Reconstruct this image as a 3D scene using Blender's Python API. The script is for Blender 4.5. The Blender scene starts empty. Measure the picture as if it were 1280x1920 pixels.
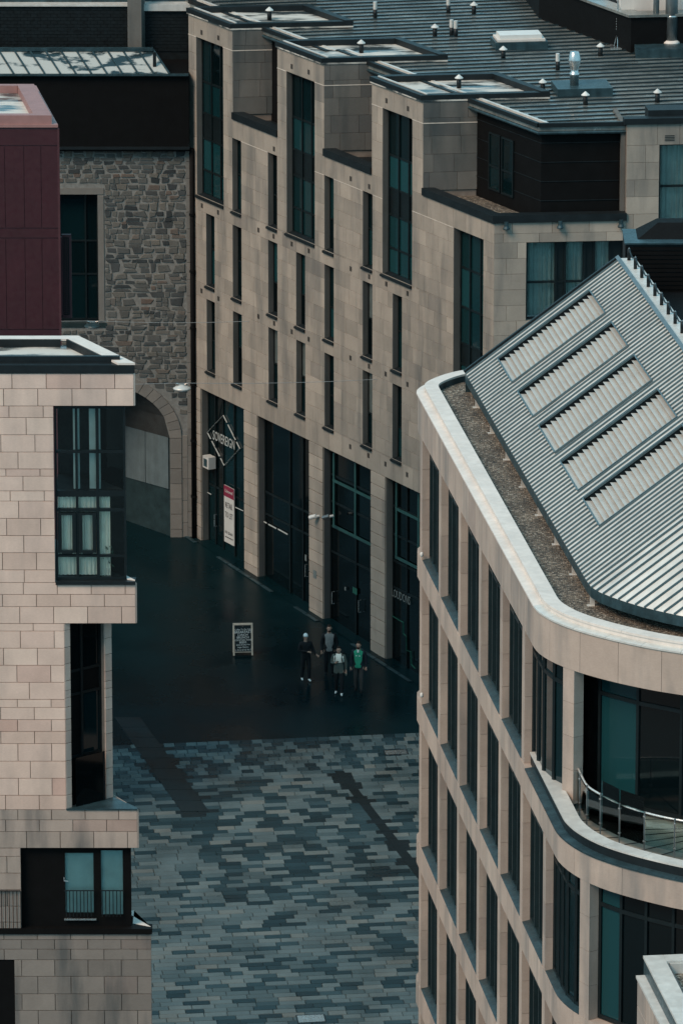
import bpy, math, random
from mathutils import Vector, Matrix
random.seed(7)
scene = bpy.context.scene
COL = scene.collection
R = math.radians

# ------------------------------------------------------------------ camera
FPX = 12500.0
PITCH = math.atan(3450 / FPX)
CP, SP = math.cos(PITCH), math.sin(PITCH)
H = 66.0
cd = bpy.data.cameras.new('camera')
cd.sensor_fit = 'HORIZONTAL'
cd.sensor_width = 36
cd.lens = 36 * FPX / 1280
cd.clip_start = 1
cd.clip_end = 3000
cam = bpy.data.objects.new('camera', cd)
COL.objects.link(cam)
cam.location = (0, 0, H)
cam.rotation_euler = (math.pi / 2 - PITCH, 0, 0)
scene.camera = cam

# ------------------------------------------------------------------ world: overcast daylight
SUN_DIR = Vector((-0.52, -0.47, 0.70)).normalized()          # towards the sun
w = bpy.data.worlds.new('World')
scene.world = w
w.use_nodes = True
nt = w.node_tree
nt.nodes.clear()
sky = nt.nodes.new('ShaderNodeTexSky')
sky.sky_type = 'NISHITA'
sky.sun_disc = False
sky.sun_elevation = math.asin(SUN_DIR.z)
sky.sun_rotation = math.atan2(SUN_DIR.x, SUN_DIR.y)
sky.air_density = 1.0
sky.dust_density = 3.0
tc = nt.nodes.new('ShaderNodeTexCoord')
nz = nt.nodes.new('ShaderNodeTexNoise')
nz.inputs['Scale'].default_value = 2.2
nz.inputs['Detail'].default_value = 4
rp = nt.nodes.new('ShaderNodeValToRGB')
rp.color_ramp.elements[0].position = 0.3
rp.color_ramp.elements[0].color = (1.05, 2.55, 3.3, 1)
rp.color_ramp.elements[1].position = 0.75
rp.color_ramp.elements[1].color = (2.1, 4.1, 5.0, 1)
mx = nt.nodes.new('ShaderNodeMix')
mx.data_type = 'RGBA'
mx.inputs['Factor'].default_value = 0.94
bg = nt.nodes.new('ShaderNodeBackground')
bg.inputs['Strength'].default_value = 0.10
wo = nt.nodes.new('ShaderNodeOutputWorld')
nt.links.new(tc.outputs['Generated'], nz.inputs['Vector'])
nt.links.new(nz.outputs['Fac'], rp.inputs['Fac'])
nt.links.new(sky.outputs['Color'], mx.inputs['A'])
nt.links.new(rp.outputs['Color'], mx.inputs['B'])
nt.links.new(mx.outputs['Result'], bg.inputs['Color'])
nt.links.new(bg.outputs['Background'], wo.inputs['Surface'])

sd_ = bpy.data.lights.new('sun', 'SUN')
sd_.energy = 1.5
sd_.angle = R(28)
sd_.color = (1.0, 0.71, 0.53)
so = bpy.data.objects.new('sun', sd_)
COL.objects.link(so)
so.location = (0, 150, 80)
so.rotation_euler = (-SUN_DIR).to_track_quat('-Z', 'Y').to_euler()

vs = scene.view_settings
vs.view_transform = 'Standard'
vs.look = 'None'
vs.gamma = 1
vs.exposure = 1.1
vs.use_curve_mapping = False

# ------------------------------------------------------------------ pixel rays (photo 1280x1920)
CAM = Vector((0, 0, H))
def ray(u, v):
    a = (u - 640) / FPX
    t = -(v - 960) / FPX
    return Vector((a, CP + t * SP, -SP + t * CP))
def on_z(u, v, z):
    r = ray(u, v)
    return CAM + r * ((z - H) / r.z)
GS = 0.0676                                                   # the street falls towards the viewer
def gz(y):
    return GS * (min(y, 245.0) - 225.03)
def on_g(u, v):
    r = ray(u, v)
    k = -(H + 225.03 * GS) / (r.z - GS * r.y)
    return CAM + r * k

WORLD = {}
class Fr:
    """a wall frame: X along the wall, Y into the wall, Z up"""
    def __init__(s, x, y, ang, z=0.0):
        s.M = Matrix.Translation((x, y, z)) @ Matrix.Rotation(R(ang), 4, 'Z')
        s.I = s.M.inverted()
    def px(s, u, v, d=0.0):
        r = s.I.to_3x3() @ ray(u, v)
        c = s.I @ CAM
        p = c + r * ((d - c.y) / r.y)
        return p.x, p.z
    def S(s, u, v=900, d=0.0):
        return s.px(u, v, d)[0]
    def Z(s, v, u=640, d=0.0):
        return s.px(u, v, d)[1]
    def w(s, a, d, z):
        return s.M @ Vector((a, d, z))
    def l(s, p):
        return s.I @ Vector(p)
F0 = Fr(0, 0, 0)

# ------------------------------------------------------------------ object helpers
def place(o, M, parent=None):
    COL.objects.link(o)
    WORLD[o] = M.copy()
    if parent is not None:
        o.parent = parent
        o.matrix_parent_inverse = WORLD[parent].inverted()
    o.matrix_basis = M
    return o
def thing(name, label, cat, M, group=None):
    o = bpy.data.objects.new(name, None)
    o.empty_display_size = 0.5
    place(o, M)
    o['label'] = label
    o['category'] = cat
    if group: o['group'] = group
    return o
def tag(o, label, cat, group=None):
    o['label'] = label
    o['category'] = cat
    if group: o['group'] = group
    return o

class MB:
    def __init__(s):
        s.v = []; s.f = []; s.m = []
    def quad(s, *p, m=0):
        i = len(s.v)
        s.v += [tuple(q) for q in p]
        s.f.append(tuple(range(i, i + len(p)))); s.m.append(m)
        return s
    def box(s, a0, a1, b0, b1, c0, c1, m=0):
        if a0 > a1: a0, a1 = a1, a0
        if b0 > b1: b0, b1 = b1, b0
        if c0 > c1: c0, c1 = c1, c0
        i = len(s.v)
        s.v += [(a0,b0,c0),(a1,b0,c0),(a1,b1,c0),(a0,b1,c0),(a0,b0,c1),(a1,b0,c1),(a1,b1,c1),(a0,b1,c1)]
        for q in ((0,3,2,1),(4,5,6,7),(0,1,5,4),(1,2,6,5),(2,3,7,6),(3,0,4,7)):
            s.f.append(tuple(i + k for k in q)); s.m.append(m)
        return s
    def prism(s, poly, z0, z1, m=0, m_top=None):
        n = len(poly); i = len(s.v)
        a = sum(poly[k][0]*poly[(k+1)%n][1]-poly[(k+1)%n][0]*poly[k][1] for k in range(n))
        if a < 0: poly = poly[::-1]
        s.v += [(p[0], p[1], z0) for p in poly] + [(p[0], p[1], z1) for p in poly]
        s.f.append(tuple(range(i + n - 1, i - 1, -1))); s.m.append(m)
        s.f.append(tuple(range(i + n, i + 2 * n))); s.m.append(m if m_top is None else m_top)
        for k in range(n):
            j = (k + 1) % n
            s.f.append((i + k, i + j, i + n + j, i + n + k)); s.m.append(m)
        return s
    def bar(s, p, q, wd, ht, up=(0, 0, 1)):
        p, q = Vector(p), Vector(q)
        d = (q - p).normalized()
        sx = d.cross(Vector(up))
        if sx.length < 1e-4: sx = Vector((1, 0, 0))
        sx.normalize()
        uz = sx.cross(d).normalized()
        i = len(s.v)
        for c in (p, q):
            for a, b in ((-1,-1),(1,-1),(1,1),(-1,1)):
                s.v.append(tuple(c + sx * (a * wd / 2) + uz * (b * ht / 2)))
        for k in ((3,2,1,0),(4,5,6,7),(0,1,5,4),(1,2,6,5),(2,3,7,6),(3,0,4,7)):
            s.f.append(tuple(i + t for t in k)); s.m.append(0)
        return s
    def tube(s, pts, r, n=8, cap=True):
        pts = [Vector(p) for p in pts]
        rings = []
        for k, p in enumerate(pts):
            a = pts[max(k - 1, 0)]; b = pts[min(k + 1, len(pts) - 1)]
            d = (b - a).normalized()
            ref = Vector((0, 0, 1)) if abs(d.z) < 0.9 else Vector((1, 0, 0))
            sx = d.cross(ref).normalized(); sy = d.cross(sx).normalized()
            rr = r[k] if isinstance(r, (list, tuple)) else r
            i = len(s.v)
            for t in range(n):
                an = 2 * math.pi * t / n
                s.v.append(tuple(p + sx * (rr * math.cos(an)) + sy * (rr * math.sin(an))))
            rings.append(i)
        for a, b in zip(rings, rings[1:]):
            for t in range(n):
                u = (t + 1) % n
                s.f.append((a + t, a + u, b + u, b + t)); s.m.append(0)
        if cap:
            s.f.append(tuple(rings[0] + t for t in range(n - 1, -1, -1))); s.m.append(0)
            s.f.append(tuple(rings[-1] + t for t in range(n))); s.m.append(0)
        return s
    def lathe(s, prof, c=(0, 0, 0), n=12, m=0):
        i0 = len(s.v)
        for r, z in prof:
            for t in range(n):
                an = 2 * math.pi * t / n
                s.v.append((c[0] + r * math.cos(an), c[1] + r * math.sin(an), c[2] + z))
        for k in range(len(prof) - 1):
            a, b = i0 + k * n, i0 + (k + 1) * n
            for t in range(n):
                u = (t + 1) % n
                s.f.append((a + t, a + u, b + u, b + t)); s.m.append(m)
        s.f.append(tuple(i0 + t for t in range(n - 1, -1, -1))); s.m.append(m)
        e = i0 + (len(prof) - 1) * n
        s.f.append(tuple(e + t for t in range(n))); s.m.append(m)
        return s
    def mesh(s, name, mats, smooth=False):
        me = bpy.data.meshes.new(name)
        me.from_pydata(s.v, [], s.f)
        if not isinstance(mats, (list, tuple)): mats = [mats]
        for m in mats: me.materials.append(m)
        if len(mats) > 1: me.polygons.foreach_set('material_index', s.m)
        if smooth: me.polygons.foreach_set('use_smooth', [True] * len(me.polygons))
        me.update()
        return me
    def build(s, name, mats, parent=None, fr=F0, smooth=False):
        o = bpy.data.objects.new(name, s.mesh(name, mats, smooth))
        return place(o, fr.M, parent)

def struct(o):
    o['kind'] = 'structure'
    return o
def stuff(o):
    o['kind'] = 'stuff'
    return o

# ------------------------------------------------------------------ materials
def nodes(name):
    m = bpy.data.materials.new(name)
    m.use_nodes = True
    t = m.node_tree
    t.nodes.clear()
    o = t.nodes.new('ShaderNodeOutputMaterial')
    b = t.nodes.new('ShaderNodeBsdfPrincipled')
    t.links.new(b.outputs[0], o.inputs[0])
    return m, t, b, o
def mth(t, op, a, b=None, c=None):
    n = t.nodes.new('ShaderNodeMath'); n.operation = op
    for k, x in enumerate((a, b, c)):
        if x is None: continue
        if hasattr(x, 'links'): t.links.new(x, n.inputs[k])
        else: n.inputs[k].default_value = x
    return n.outputs[0]
def mixc(t, fac, a, b, mode='MIX'):
    n = t.nodes.new('ShaderNodeMix'); n.data_type = 'RGBA'; n.blend_type = mode
    for s, x in (('Factor', fac), ('A', a), ('B', b)):
        i = [q for q in n.inputs if q.name == s and (q.type == 'RGBA' if s != 'Factor' else q.type == 'VALUE')][0]
        if hasattr(x, 'links'): t.links.new(x, i)
        elif s == 'Factor': i.default_value = x
        else: i.default_value = (x[0], x[1], x[2], 1)
    return [q for q in n.outputs if q.type == 'RGBA'][0]
def ramp(t, fac, stops):
    n = t.nodes.new('ShaderNodeValToRGB')
    e = n.color_ramp.elements
    while len(e) < len(stops): e.new(0.5)
    for q, (p, c) in zip(e, stops):
        q.position = p
        q.color = (c[0], c[1], c[2], 1) if hasattr(c, '__len__') else (c, c, c, 1)
    t.links.new(fac, n.inputs[0])
    return n.outputs[0]
def pos(t, sx=1, sy=1, sz=1):
    g = t.nodes.new('ShaderNodeNewGeometry')
    m = t.nodes.new('ShaderNodeVectorMath'); m.operation = 'MULTIPLY'
    t.links.new(g.outputs['Position'], m.inputs[0])
    m.inputs[1].default_value = (sx, sy, sz)
    return m.outputs[0]
def noise(t, vec, scale, detail=4, rough=0.55):
    n = t.nodes.new('ShaderNodeTexNoise')
    n.inputs['Scale'].default_value = scale
    n.inputs['Detail'].default_value = detail
    n.inputs['Roughness'].default_value = rough
    t.links.new(vec, n.inputs['Vector'])
    return n.outputs['Fac']
def rnd(t):
    a = t.nodes.new('ShaderNodeObjectInfo').outputs['Random']
    b = t.nodes.new('ShaderNodeNewGeometry').outputs['Random Per Island']
    return mth(t, 'FRACT', mth(t, 'ADD', a, b))
def bump(t, b, h, strength=0.3, dist=0.02):
    n = t.nodes.new('ShaderNodeBump')
    n.inputs['Strength'].default_value = strength
    n.inputs['Distance'].default_value = dist
    t.links.new(h, n.inputs['Height'])
    t.links.new(n.outputs[0], b.inputs['Normal'])
def plain(name, c, rough=0.6, metal=0.0, var=0.18, scale=3.0, bmp=0.08, streak=0.0, spec=0.5):
    m, t, b, o = nodes(name)
    n1 = noise(t, pos(t), scale, 5)
    lo = tuple(x * (1 - var) for x in c); hi = tuple(min(1, x * (1 + var)) for x in c)
    col = ramp(t, n1, [(0.3, lo), (0.7, hi)])
    if streak:
        n2 = noise(t, pos(t, 2.2, 2.2, 0.22), 2.0, 4)
        k = ramp(t, n2, [(0.42, 1 - streak), (0.62, 1.0)])
        col = mixc(t, 1.0, col, k, 'MULTIPLY')
    t.links.new(col, b.inputs['Base Color'])
    n3 = noise(t, pos(t), scale * 6, 3)
    rg = ramp(t, n3, [(0.3, max(0, rough - 0.1)), (0.7, min(1, rough + 0.1))])
    t.links.new(rg, b.inputs['Roughness'])
    b.inputs['Metallic'].default_value = metal
    b.inputs['Specular IOR Level'].default_value = spec
    if bmp: bump(t, b, n3, bmp, 0.01)
    return m
def stone(name, stops, rough=0.8, dirt=0.25, grain=0.1, dirt_c=(0.10, 0.12, 0.125), dscale=0.9):
    """ashlar: each block takes its own tone, plus clouding, streaks and grain"""
    m, t, b, o = nodes(name)
    c = ramp(t, rnd(t), stops)
    n1 = noise(t, pos(t), 1.7, 6)
    c = mixc(t, 1.0, c, ramp(t, n1, [(0.3, 1 - 0.16), (0.7, 1.0)]), 'MULTIPLY')
    n4 = noise(t, pos(t, 1, 1, 3.0), 14.0, 4)
    c = mixc(t, 1.0, c, ramp(t, n4, [(0.3, 1 - grain), (0.7, 1.0)]), 'MULTIPLY')
    n2 = noise(t, pos(t, 1.6, 1.6, 0.28), dscale, 5)
    c = mixc(t, mth(t, 'MULTIPLY', ramp(t, n2, [(0.47, 0.0), (0.72, 1.0)]), dirt), c, dirt_c)
    t.links.new(c, b.inputs['Base Color'])
    b.inputs['Roughness'].default_value = rough
    b.inputs['Specular IOR Level'].default_value = 0.25
    bump(t, b, noise(t, pos(t), 40, 4), 0.15, 0.01)
    return m
def glassy(name, c0, c1, rough=0.06, spec=0.5):
    """window glass in front of an unlit room: dark, with the street and sky mirrored"""
    m, t, b, o = nodes(name)
    c = mixc(t, rnd(t), c0, c1)
    t.links.new(c, b.inputs['Base Color'])
    b.inputs['Roughness'].default_value = rough
    b.inputs['Specular IOR Level'].default_value = spec
    n = noise(t, pos(t), 0.7, 2)
    bump(t, b, n, 0.03, 0.05)
    return m
def clear(name, tint=(0.95, 0.98, 0.98), refl=0.4):
    m = bpy.data.materials.new(name)
    m.use_nodes = True
    t = m.node_tree; t.nodes.clear()
    o = t.nodes.new('ShaderNodeOutputMaterial')
    tr = t.nodes.new('ShaderNodeBsdfTransparent'); tr.inputs[0].default_value = (*tint, 1)
    gl = t.nodes.new('ShaderNodeBsdfGlossy'); gl.inputs['Roughness'].default_value = 0.03
    gl.inputs[0].default_value = (0.9, 0.95, 0.95, 1)
    fr = t.nodes.new('ShaderNodeFresnel'); fr.inputs[0].default_value = 1.5
    k = mth(t, 'MULTIPLY', fr.outputs[0], 2 * refl)
    mi = t.nodes.new('ShaderNodeMixShader')
    t.links.new(k, mi.inputs[0]); t.links.new(tr.outputs[0], mi.inputs[1]); t.links.new(gl.outputs[0], mi.inputs[2])
    t.links.new(mi.outputs[0], o.inputs[0])
    return m

M = {}
# left sandstone block: fresh pinkish ashlar
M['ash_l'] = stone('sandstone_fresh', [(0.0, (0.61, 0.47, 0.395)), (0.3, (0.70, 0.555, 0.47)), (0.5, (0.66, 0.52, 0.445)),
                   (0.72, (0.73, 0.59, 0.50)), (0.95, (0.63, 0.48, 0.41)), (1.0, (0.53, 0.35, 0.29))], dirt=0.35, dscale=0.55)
M['ash_l2'] = stone('sandstone_weathered_shaded_base', [(0.0, (0.185, 0.175, 0.16)), (0.4, (0.235, 0.22, 0.20)), (0.75, (0.255, 0.237, 0.213)), (1.0, (0.20, 0.175, 0.16))],
                    dirt=0.75, dscale=1.1, dirt_c=(0.05, 0.065, 0.07))  # dirty base stone, with shading towards the bottom also mixed into its colour
M['ash_l3'] = stone('sandstone_rain_marked_shaded', [(0.0, (0.36, 0.31, 0.27)), (0.5, (0.43, 0.37, 0.32)), (0.9, (0.45, 0.38, 0.33)), (1.0, (0.38, 0.28, 0.24))],
                    dirt=0.75, dscale=0.8, dirt_c=(0.06, 0.075, 0.08))  # rain marks plus a milder step of that downward shading, painted in
# hotel: greyer ashlar
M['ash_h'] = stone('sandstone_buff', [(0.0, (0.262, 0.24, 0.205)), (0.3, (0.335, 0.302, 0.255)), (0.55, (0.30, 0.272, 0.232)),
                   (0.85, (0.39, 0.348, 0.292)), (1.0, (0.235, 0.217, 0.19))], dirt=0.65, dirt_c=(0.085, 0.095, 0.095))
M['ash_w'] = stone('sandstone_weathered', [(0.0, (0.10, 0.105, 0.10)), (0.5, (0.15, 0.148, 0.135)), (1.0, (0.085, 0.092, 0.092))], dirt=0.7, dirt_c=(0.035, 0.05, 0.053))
M['ash_r'] = stone('sandstone_office', [(0.0, (0.385, 0.318, 0.27)), (0.4, (0.455, 0.378, 0.318)), (0.7, (0.42, 0.35, 0.297)),
                   (0.93, (0.49, 0.41, 0.345)), (1.0, (0.30, 0.25, 0.22))], dirt=0.6, dscale=0.7)
M['mortar'] = plain('mortar_joint', (0.17, 0.15, 0.13), 0.9, var=0.2, bmp=0.1)
M['mortar_l'] = plain('pale_lime_mortar', (0.165, 0.17, 0.16), 0.9, var=0.25, scale=6, bmp=0.3)
M['rubble'] = stone('rubble_stone', [(0.0, (0.035, 0.043, 0.046)), (0.12, (0.06, 0.068, 0.07)), (0.3, (0.105, 0.11, 0.104)),
                    (0.65, (0.13, 0.133, 0.122)), (0.9, (0.165, 0.16, 0.14)), (1.0, (0.14, 0.108, 0.09))], dirt=0.3, grain=0.4)
M['dressed'] = stone('dressed_grey_stone', [(0.0, (0.16, 0.155, 0.142)), (1.0, (0.205, 0.195, 0.175))], dirt=0.3)
M['dark_metal'] = plain('dark_coated_metal', (0.006, 0.010, 0.012), 0.5, 0.0, var=0.3, spec=0.3)
M['black_clad'] = plain('black_cladding', (0.0028, 0.0032, 0.0035), 0.7, 0.0, var=0.25, spec=0.12)
M['teal_metal'] = plain('blue_grey_flashing', (0.03, 0.065, 0.078), 0.4, 0.3, var=0.3, streak=0.3)
M['frame'] = plain('window_frame_dark', (0.004, 0.0085, 0.010), 0.45, 0.0, var=0.2, spec=0.3)
M['frame_o'] = plain('office_mullion', (0.012, 0.026, 0.030), 0.4, 0.2, var=0.2)
M['frame_t'] = plain('window_frame_teal', (0.02, 0.07, 0.068), 0.4, 0.0, var=0.2)
M['glass'] = glassy('glass_dark_room', (0.0012, 0.004, 0.005), (0.003, 0.014, 0.017), spec=0.4)
M['glass_t'] = glassy('glass_sky_tint', (0.003, 0.017, 0.020), (0.008, 0.045, 0.052), spec=0.4)
M['glass_b'] = glassy('glass_black_shop', (0.0008, 0.002, 0.0026), (0.0015, 0.005, 0.0065), spec=0.35)
M['clear'] = clear('glass_clear')
M['clear_b'] = clear('glass_balustrade', (0.72, 0.84, 0.84), 0.5)
M['curtain'] = plain('curtain_cream', (0.80, 0.76, 0.64), 0.9, var=0.1, scale=2, bmp=0)
M['curtain_t'] = plain('curtain_green_grey', (0.27, 0.36, 0.34), 0.9, var=0.15, scale=2, bmp=0)
M['blind'] = plain('blind_teal', (0.24, 0.40, 0.40), 0.8, var=0.12, scale=2, bmp=0)
M['shade'] = plain('drawn_shade', (0.06, 0.085, 0.085), 0.8, var=0.2, bmp=0)
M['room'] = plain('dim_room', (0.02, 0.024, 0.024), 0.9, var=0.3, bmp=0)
M['room_p'] = plain('pale_room_wall', (0.42, 0.50, 0.46), 0.9, var=0.1, bmp=0)
M['zinc'] = plain('zinc_sheet', (0.60, 0.605, 0.57), 0.45, 0.2, var=0.12, scale=0.8, streak=0.12)
M['zinc_seam'] = plain('zinc_seam', (0.08, 0.125, 0.14), 0.45, 0.35, var=0.15)
M['slat'] = plain('louvre_blade', (0.50, 0.50, 0.465), 0.5, 0.2, var=0.08, scale=1.5)
M['string'] = plain('string_stone', (0.50, 0.46, 0.40), 0.7)
M['coping'] = plain('pale_coping', (0.64, 0.60, 0.55), 0.55, 0.0, var=0.07, scale=1.2, streak=0.10)
M['roof_h'] = plain('wet_lead_grey_roof', (0.27, 0.295, 0.28), 0.2, 0.5, var=0.45, scale=0.55, streak=0.2)
M['roof_seam'] = plain('roof_seam', (0.014, 0.028, 0.033), 0.35, 0.3, var=0.2)
M['red'] = plain('burgundy_panel', (0.036, 0.0055, 0.0095), 0.5, 0.0, var=0.12, scale=1.0)
M['red_d'] = plain('burgundy_joint', (0.055, 0.015, 0.02), 0.6, 0.0)
M['pink'] = plain('faded_red_coping', (0.27, 0.145, 0.135), 0.55, var=0.1)
M['white'] = plain('white_paint', (0.58, 0.60, 0.58), 0.5, var=0.05)
M['steel'] = plain('stainless_steel', (0.55, 0.57, 0.56), 0.28, 0.9, var=0.1)
M['steel_d'] = plain('dull_steel', (0.16, 0.19, 0.20), 0.4, 0.7, var=0.2)
M['rail'] = plain('polished_rail', (0.75, 0.74, 0.70), 0.25, 0.6, var=0.05)
M['panel'] = plain('render_panel_grey', (0.078, 0.108, 0.115), 0.7, var=0.12, streak=0.2)
M['dado'] = plain('painted_dado', (0.014, 0.027, 0.029), 0.45, var=0.3, spec=0.3)
M['slate'] = plain('dark_slate', (0.0045, 0.008, 0.0095), 0.55, var=0.5, scale=5, bmp=0.4, spec=0.25)
M['deck'] = plain('terrace_deck', (0.27, 0.25, 0.21), 0.4, var=0.3, scale=2.5)

def puddle(name, light, dark, scale, lo=0.42, hi=0.55):
    m, t, b, o = nodes(name)
    n = noise(t, pos(t, 0.6, 1.5, 1), scale, 5)
    k = ramp(t, n, [(lo, 0.0), (hi, 1.0)])
    t.links.new(mixc(t, k, dark, light), b.inputs['Base Color'])
    t.links.new(ramp(t, n, [(lo, 0.06), (hi, 0.55)]), b.inputs['Roughness'])
    bump(t, b, noise(t, pos(t), 30, 3), 0.05, 0.01)
    return m
M['tray'] = puddle('wet_flat_roof', (0.52, 0.50, 0.45), (0.035, 0.05, 0.055), 0.9)
M['tray_m'] = puddle('mossy_metal_roof', (0.36, 0.385, 0.365), (0.012, 0.024, 0.028), 1.3, 0.44, 0.5)
def gravel():
    m, t, b, o = nodes('roof_gravel')
    v = t.nodes.new('ShaderNodeTexVoronoi'); v.inputs['Scale'].default_value = 22
    t.links.new(pos(t), v.inputs['Vector'])
    s = t.nodes.new('ShaderNodeSeparateColor'); t.links.new(v.outputs['Color'], s.inputs[0])
    c = ramp(t, s.outputs[0], [(0.0, (0.03, 0.028, 0.024)), (0.55, (0.14, 0.115, 0.085)), (0.85, (0.24, 0.20, 0.15)), (1.0, (0.46, 0.42, 0.35))])
    n = noise(t, pos(t), 0.9, 4)
    c = mixc(t, 1.0, c, ramp(t, n, [(0.35, 0.6), (0.65, 1.0)]), 'MULTIPLY')
    t.links.new(c, b.inputs['Base Color'])
    b.inputs['Roughness'].default_value = 0.8
    bump(t, b, v.outputs['Distance'], 0.8, 0.05)
    return m
M['gravel'] = gravel()
def asphalt():
    m, t, b, o = nodes('wet_asphalt')
    n = noise(t, pos(t), 0.35, 5)
    c = ramp(t, n, [(0.3, (0.0012, 0.0095, 0.0125)), (0.7, (0.0025, 0.0165, 0.021))])
    n2 = noise(t, pos(t), 60, 3)
    c = mixc(t, 1.0, c, ramp(t, n2, [(0.3, 0.6), (0.7, 1.0)]), 'MULTIPLY')
    t.links.new(c, b.inputs['Base Color'])
    t.links.new(ramp(t, n, [(0.35, 0.20), (0.65, 0.42)]), b.inputs['Roughness'])
    b.inputs['Specular IOR Level'].default_value = 0.13
    bump(t, b, n2, 0.05, 0.01)
    return m
M['asphalt'] = asphalt()
def sett(name, stops, wet=0.38):
    m, t, b, o = nodes(name)
    c = ramp(t, rnd(t), stops)
    n = noise(t, pos(t), 25, 4)
    c = mixc(t, 1.0, c, ramp(t, n, [(0.3, 0.75), (0.7, 1.0)]), 'MULTIPLY')
    n2 = noise(t, pos(t), 0.45, 5)
    c = mixc(t, 1.0, c, ramp(t, n2, [(0.36, 0.7), (0.6, 1.0)]), 'MULTIPLY')
    t.links.new(c, b.inputs['Base Color'])
    t.links.new(ramp(t, n2, [(0.35, wet - 0.12), (0.65, wet + 0.18)]), b.inputs['Roughness'])
    b.inputs['Specular IOR Level'].default_value = 0.35
    bump(t, b, n, 0.3, 0.01)
    return m
M['sett_l'] = sett('pale_granite_sett', [(0.0, (0.052, 0.084, 0.092)), (0.5, (0.084, 0.122, 0.13)), (0.85, (0.112, 0.146, 0.148)), (1.0, (0.135, 0.15, 0.14))])
M['sett_d'] = sett('dark_whin_sett', [(0.0, (0.004, 0.017, 0.023)), (0.6, (0.012, 0.036, 0.046)), (1.0, (0.027, 0.057, 0.068))])
M['sett_x'] = sett('black_drain_stone', [(0.0, (0.002, 0.007, 0.009)), (1.0, (0.004, 0.010, 0.013))])
M['bed'] = plain('paving_bed', (0.02, 0.034, 0.037), 0.6, var=0.2)
M['chalk'] = plain('chalk_white', (0.55, 0.62, 0.62), 0.9, var=0.15, scale=20, bmp=0)
M['slateboard'] = plain('chalkboard_black', (0.006, 0.014, 0.017), 0.7, var=0.2, spec=0.2)
M['pine'] = plain('pale_wood_frame', (0.44, 0.40, 0.33), 0.6, var=0.2, scale=8)
M['letter'] = plain('white_vinyl_lettering', (0.36, 0.40, 0.39), 0.5, var=0.05, bmp=0)
M['letter_d'] = plain('dim_vinyl_lettering', (0.13, 0.16, 0.16), 0.5, var=0.05, bmp=0)
M['ink'] = plain('black_ink', (0.015, 0.015, 0.018), 0.6, bmp=0)
M['maroon'] = plain('maroon_print', (0.17, 0.012, 0.035), 0.5, bmp=0)
M['paper'] = plain('sign_white', (0.42, 0.43, 0.41), 0.6, var=0.05, bmp=0)
M['green'] = plain('green_strip', (0.008, 0.075, 0.055), 0.5, bmp=0)
M['leaf'] = plain('house_plant_leaf', (0.02, 0.06, 0.03), 0.5)
M['pot'] = plain('plant_pot', (0.5, 0.5, 0.42), 0.6)

# ------------------------------------------------------------------ shared pieces
def block_mesh(name, mat, bx=0.006, bz=0.012, jit=0.0, rng=None):
    """unit block, front towards -Y, chamfered front edges"""
    def j(): return (rng.uniform(-jit, jit) if jit else 0.0)
    cs = [(-.5 + abs(j()), -.5 + abs(j())), (.5 - abs(j()), -.5 + abs(j())), (.5 - abs(j()), .5 - abs(j())), (-.5 + abs(j()), .5 - abs(j()))]
    v = [(x, .5, z) for x, z in cs] + [(x, -.2, z) for x, z in cs] + \
        [(x - math.copysign(bx, x), -.5, z - math.copysign(bz, z)) for x, z in cs]
    f = []
    for a in (0, 4):
        for k in range(4):
            l = (k + 1) % 4
            f.append((a + k, a + l, a + 4 + l, a + 4 + k))
    f.append((8, 9, 10, 11))
    me = bpy.data.meshes.new(name)
    me.from_pydata(v, [], [tuple(q) for q in f])
    me.materials.append(mat)
    me.update()
    return me
BLK = {}
def blk(mat, variants=1, jit=0.0):
    k = mat.name
    if k not in BLK:
        r = random.Random(3)
        BLK[k] = [block_mesh('block_' + k, mat, 0.05 if jit else .006, 0.07 if jit else .012, jit, r) for _ in range(variants)]
    return random.choice(BLK[k])
def box_into(mb, fr, me, s0, s1, d0, d1, z0, z1, relM):
    i = len(mb.v)
    for q in me.vertices:
        c = q.co
        p = Vector((s0 + (c.x + .5) * (s1 - s0), d0 + (c.y + .5) * (d1 - d0), z0 + (c.z + .5) * (z1 - z0)))
        mb.v.append(tuple(relM @ p))
    for pl in me.polygons:
        mb.f.append(tuple(i + k for k in pl.vertices)); mb.m.append(0)

class Stones:
    """collects stones of one thing; the 300 nearest become parts, the rest one stuff part"""
    def __init__(s, parent, name='stone', limit=300):
        s.parent, s.name, s.limit, s.items = parent, name, limit, []
    def add(s, fr, s0, s1, z0, z1, mat, d0=0.0, th=0.05, gap=0.006, variants=1, jit=0.0):
        if s1 - s0 < 0.04 or z1 - z0 < 0.04: return
        s.items.append((fr, s0 + gap, s1 - gap, z0 + gap, z1 - gap, mat, d0, th, variants, jit))
    def flush(s, key=None):
        key = key or (lambda it: it[0].w(it[1], 0, it[3]).y)
        s.items.sort(key=key)
        for (fr, s0, s1, z0, z1, mat, d0, th, va, ji) in s.items[:s.limit]:
            me = blk(mat, va, ji)
            o = bpy.data.objects.new(s.name, me)
            Mx = fr.M @ Matrix.Translation(((s0 + s1) / 2, d0 + th / 2, (z0 + z1) / 2)) @ Matrix.Diagonal((s1 - s0, th, z1 - z0, 1))
            place(o, Mx, s.parent)
        rest = {}
        for it in s.items[s.limit:]: rest.setdefault(it[5].name, []).append(it)
        for k, its in rest.items():
            mb = MB()
            base = its[0][0]
            for (fr, s0, s1, z0, z1, mat, d0, th, va, ji) in its:
                box_into(mb, fr, blk(mat, va, ji), s0, s1, d0, d0 + th, z0, z1, base.I @ fr.M)
            stuff(mb.build(s.name, its[0][5], s.parent, base))

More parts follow.
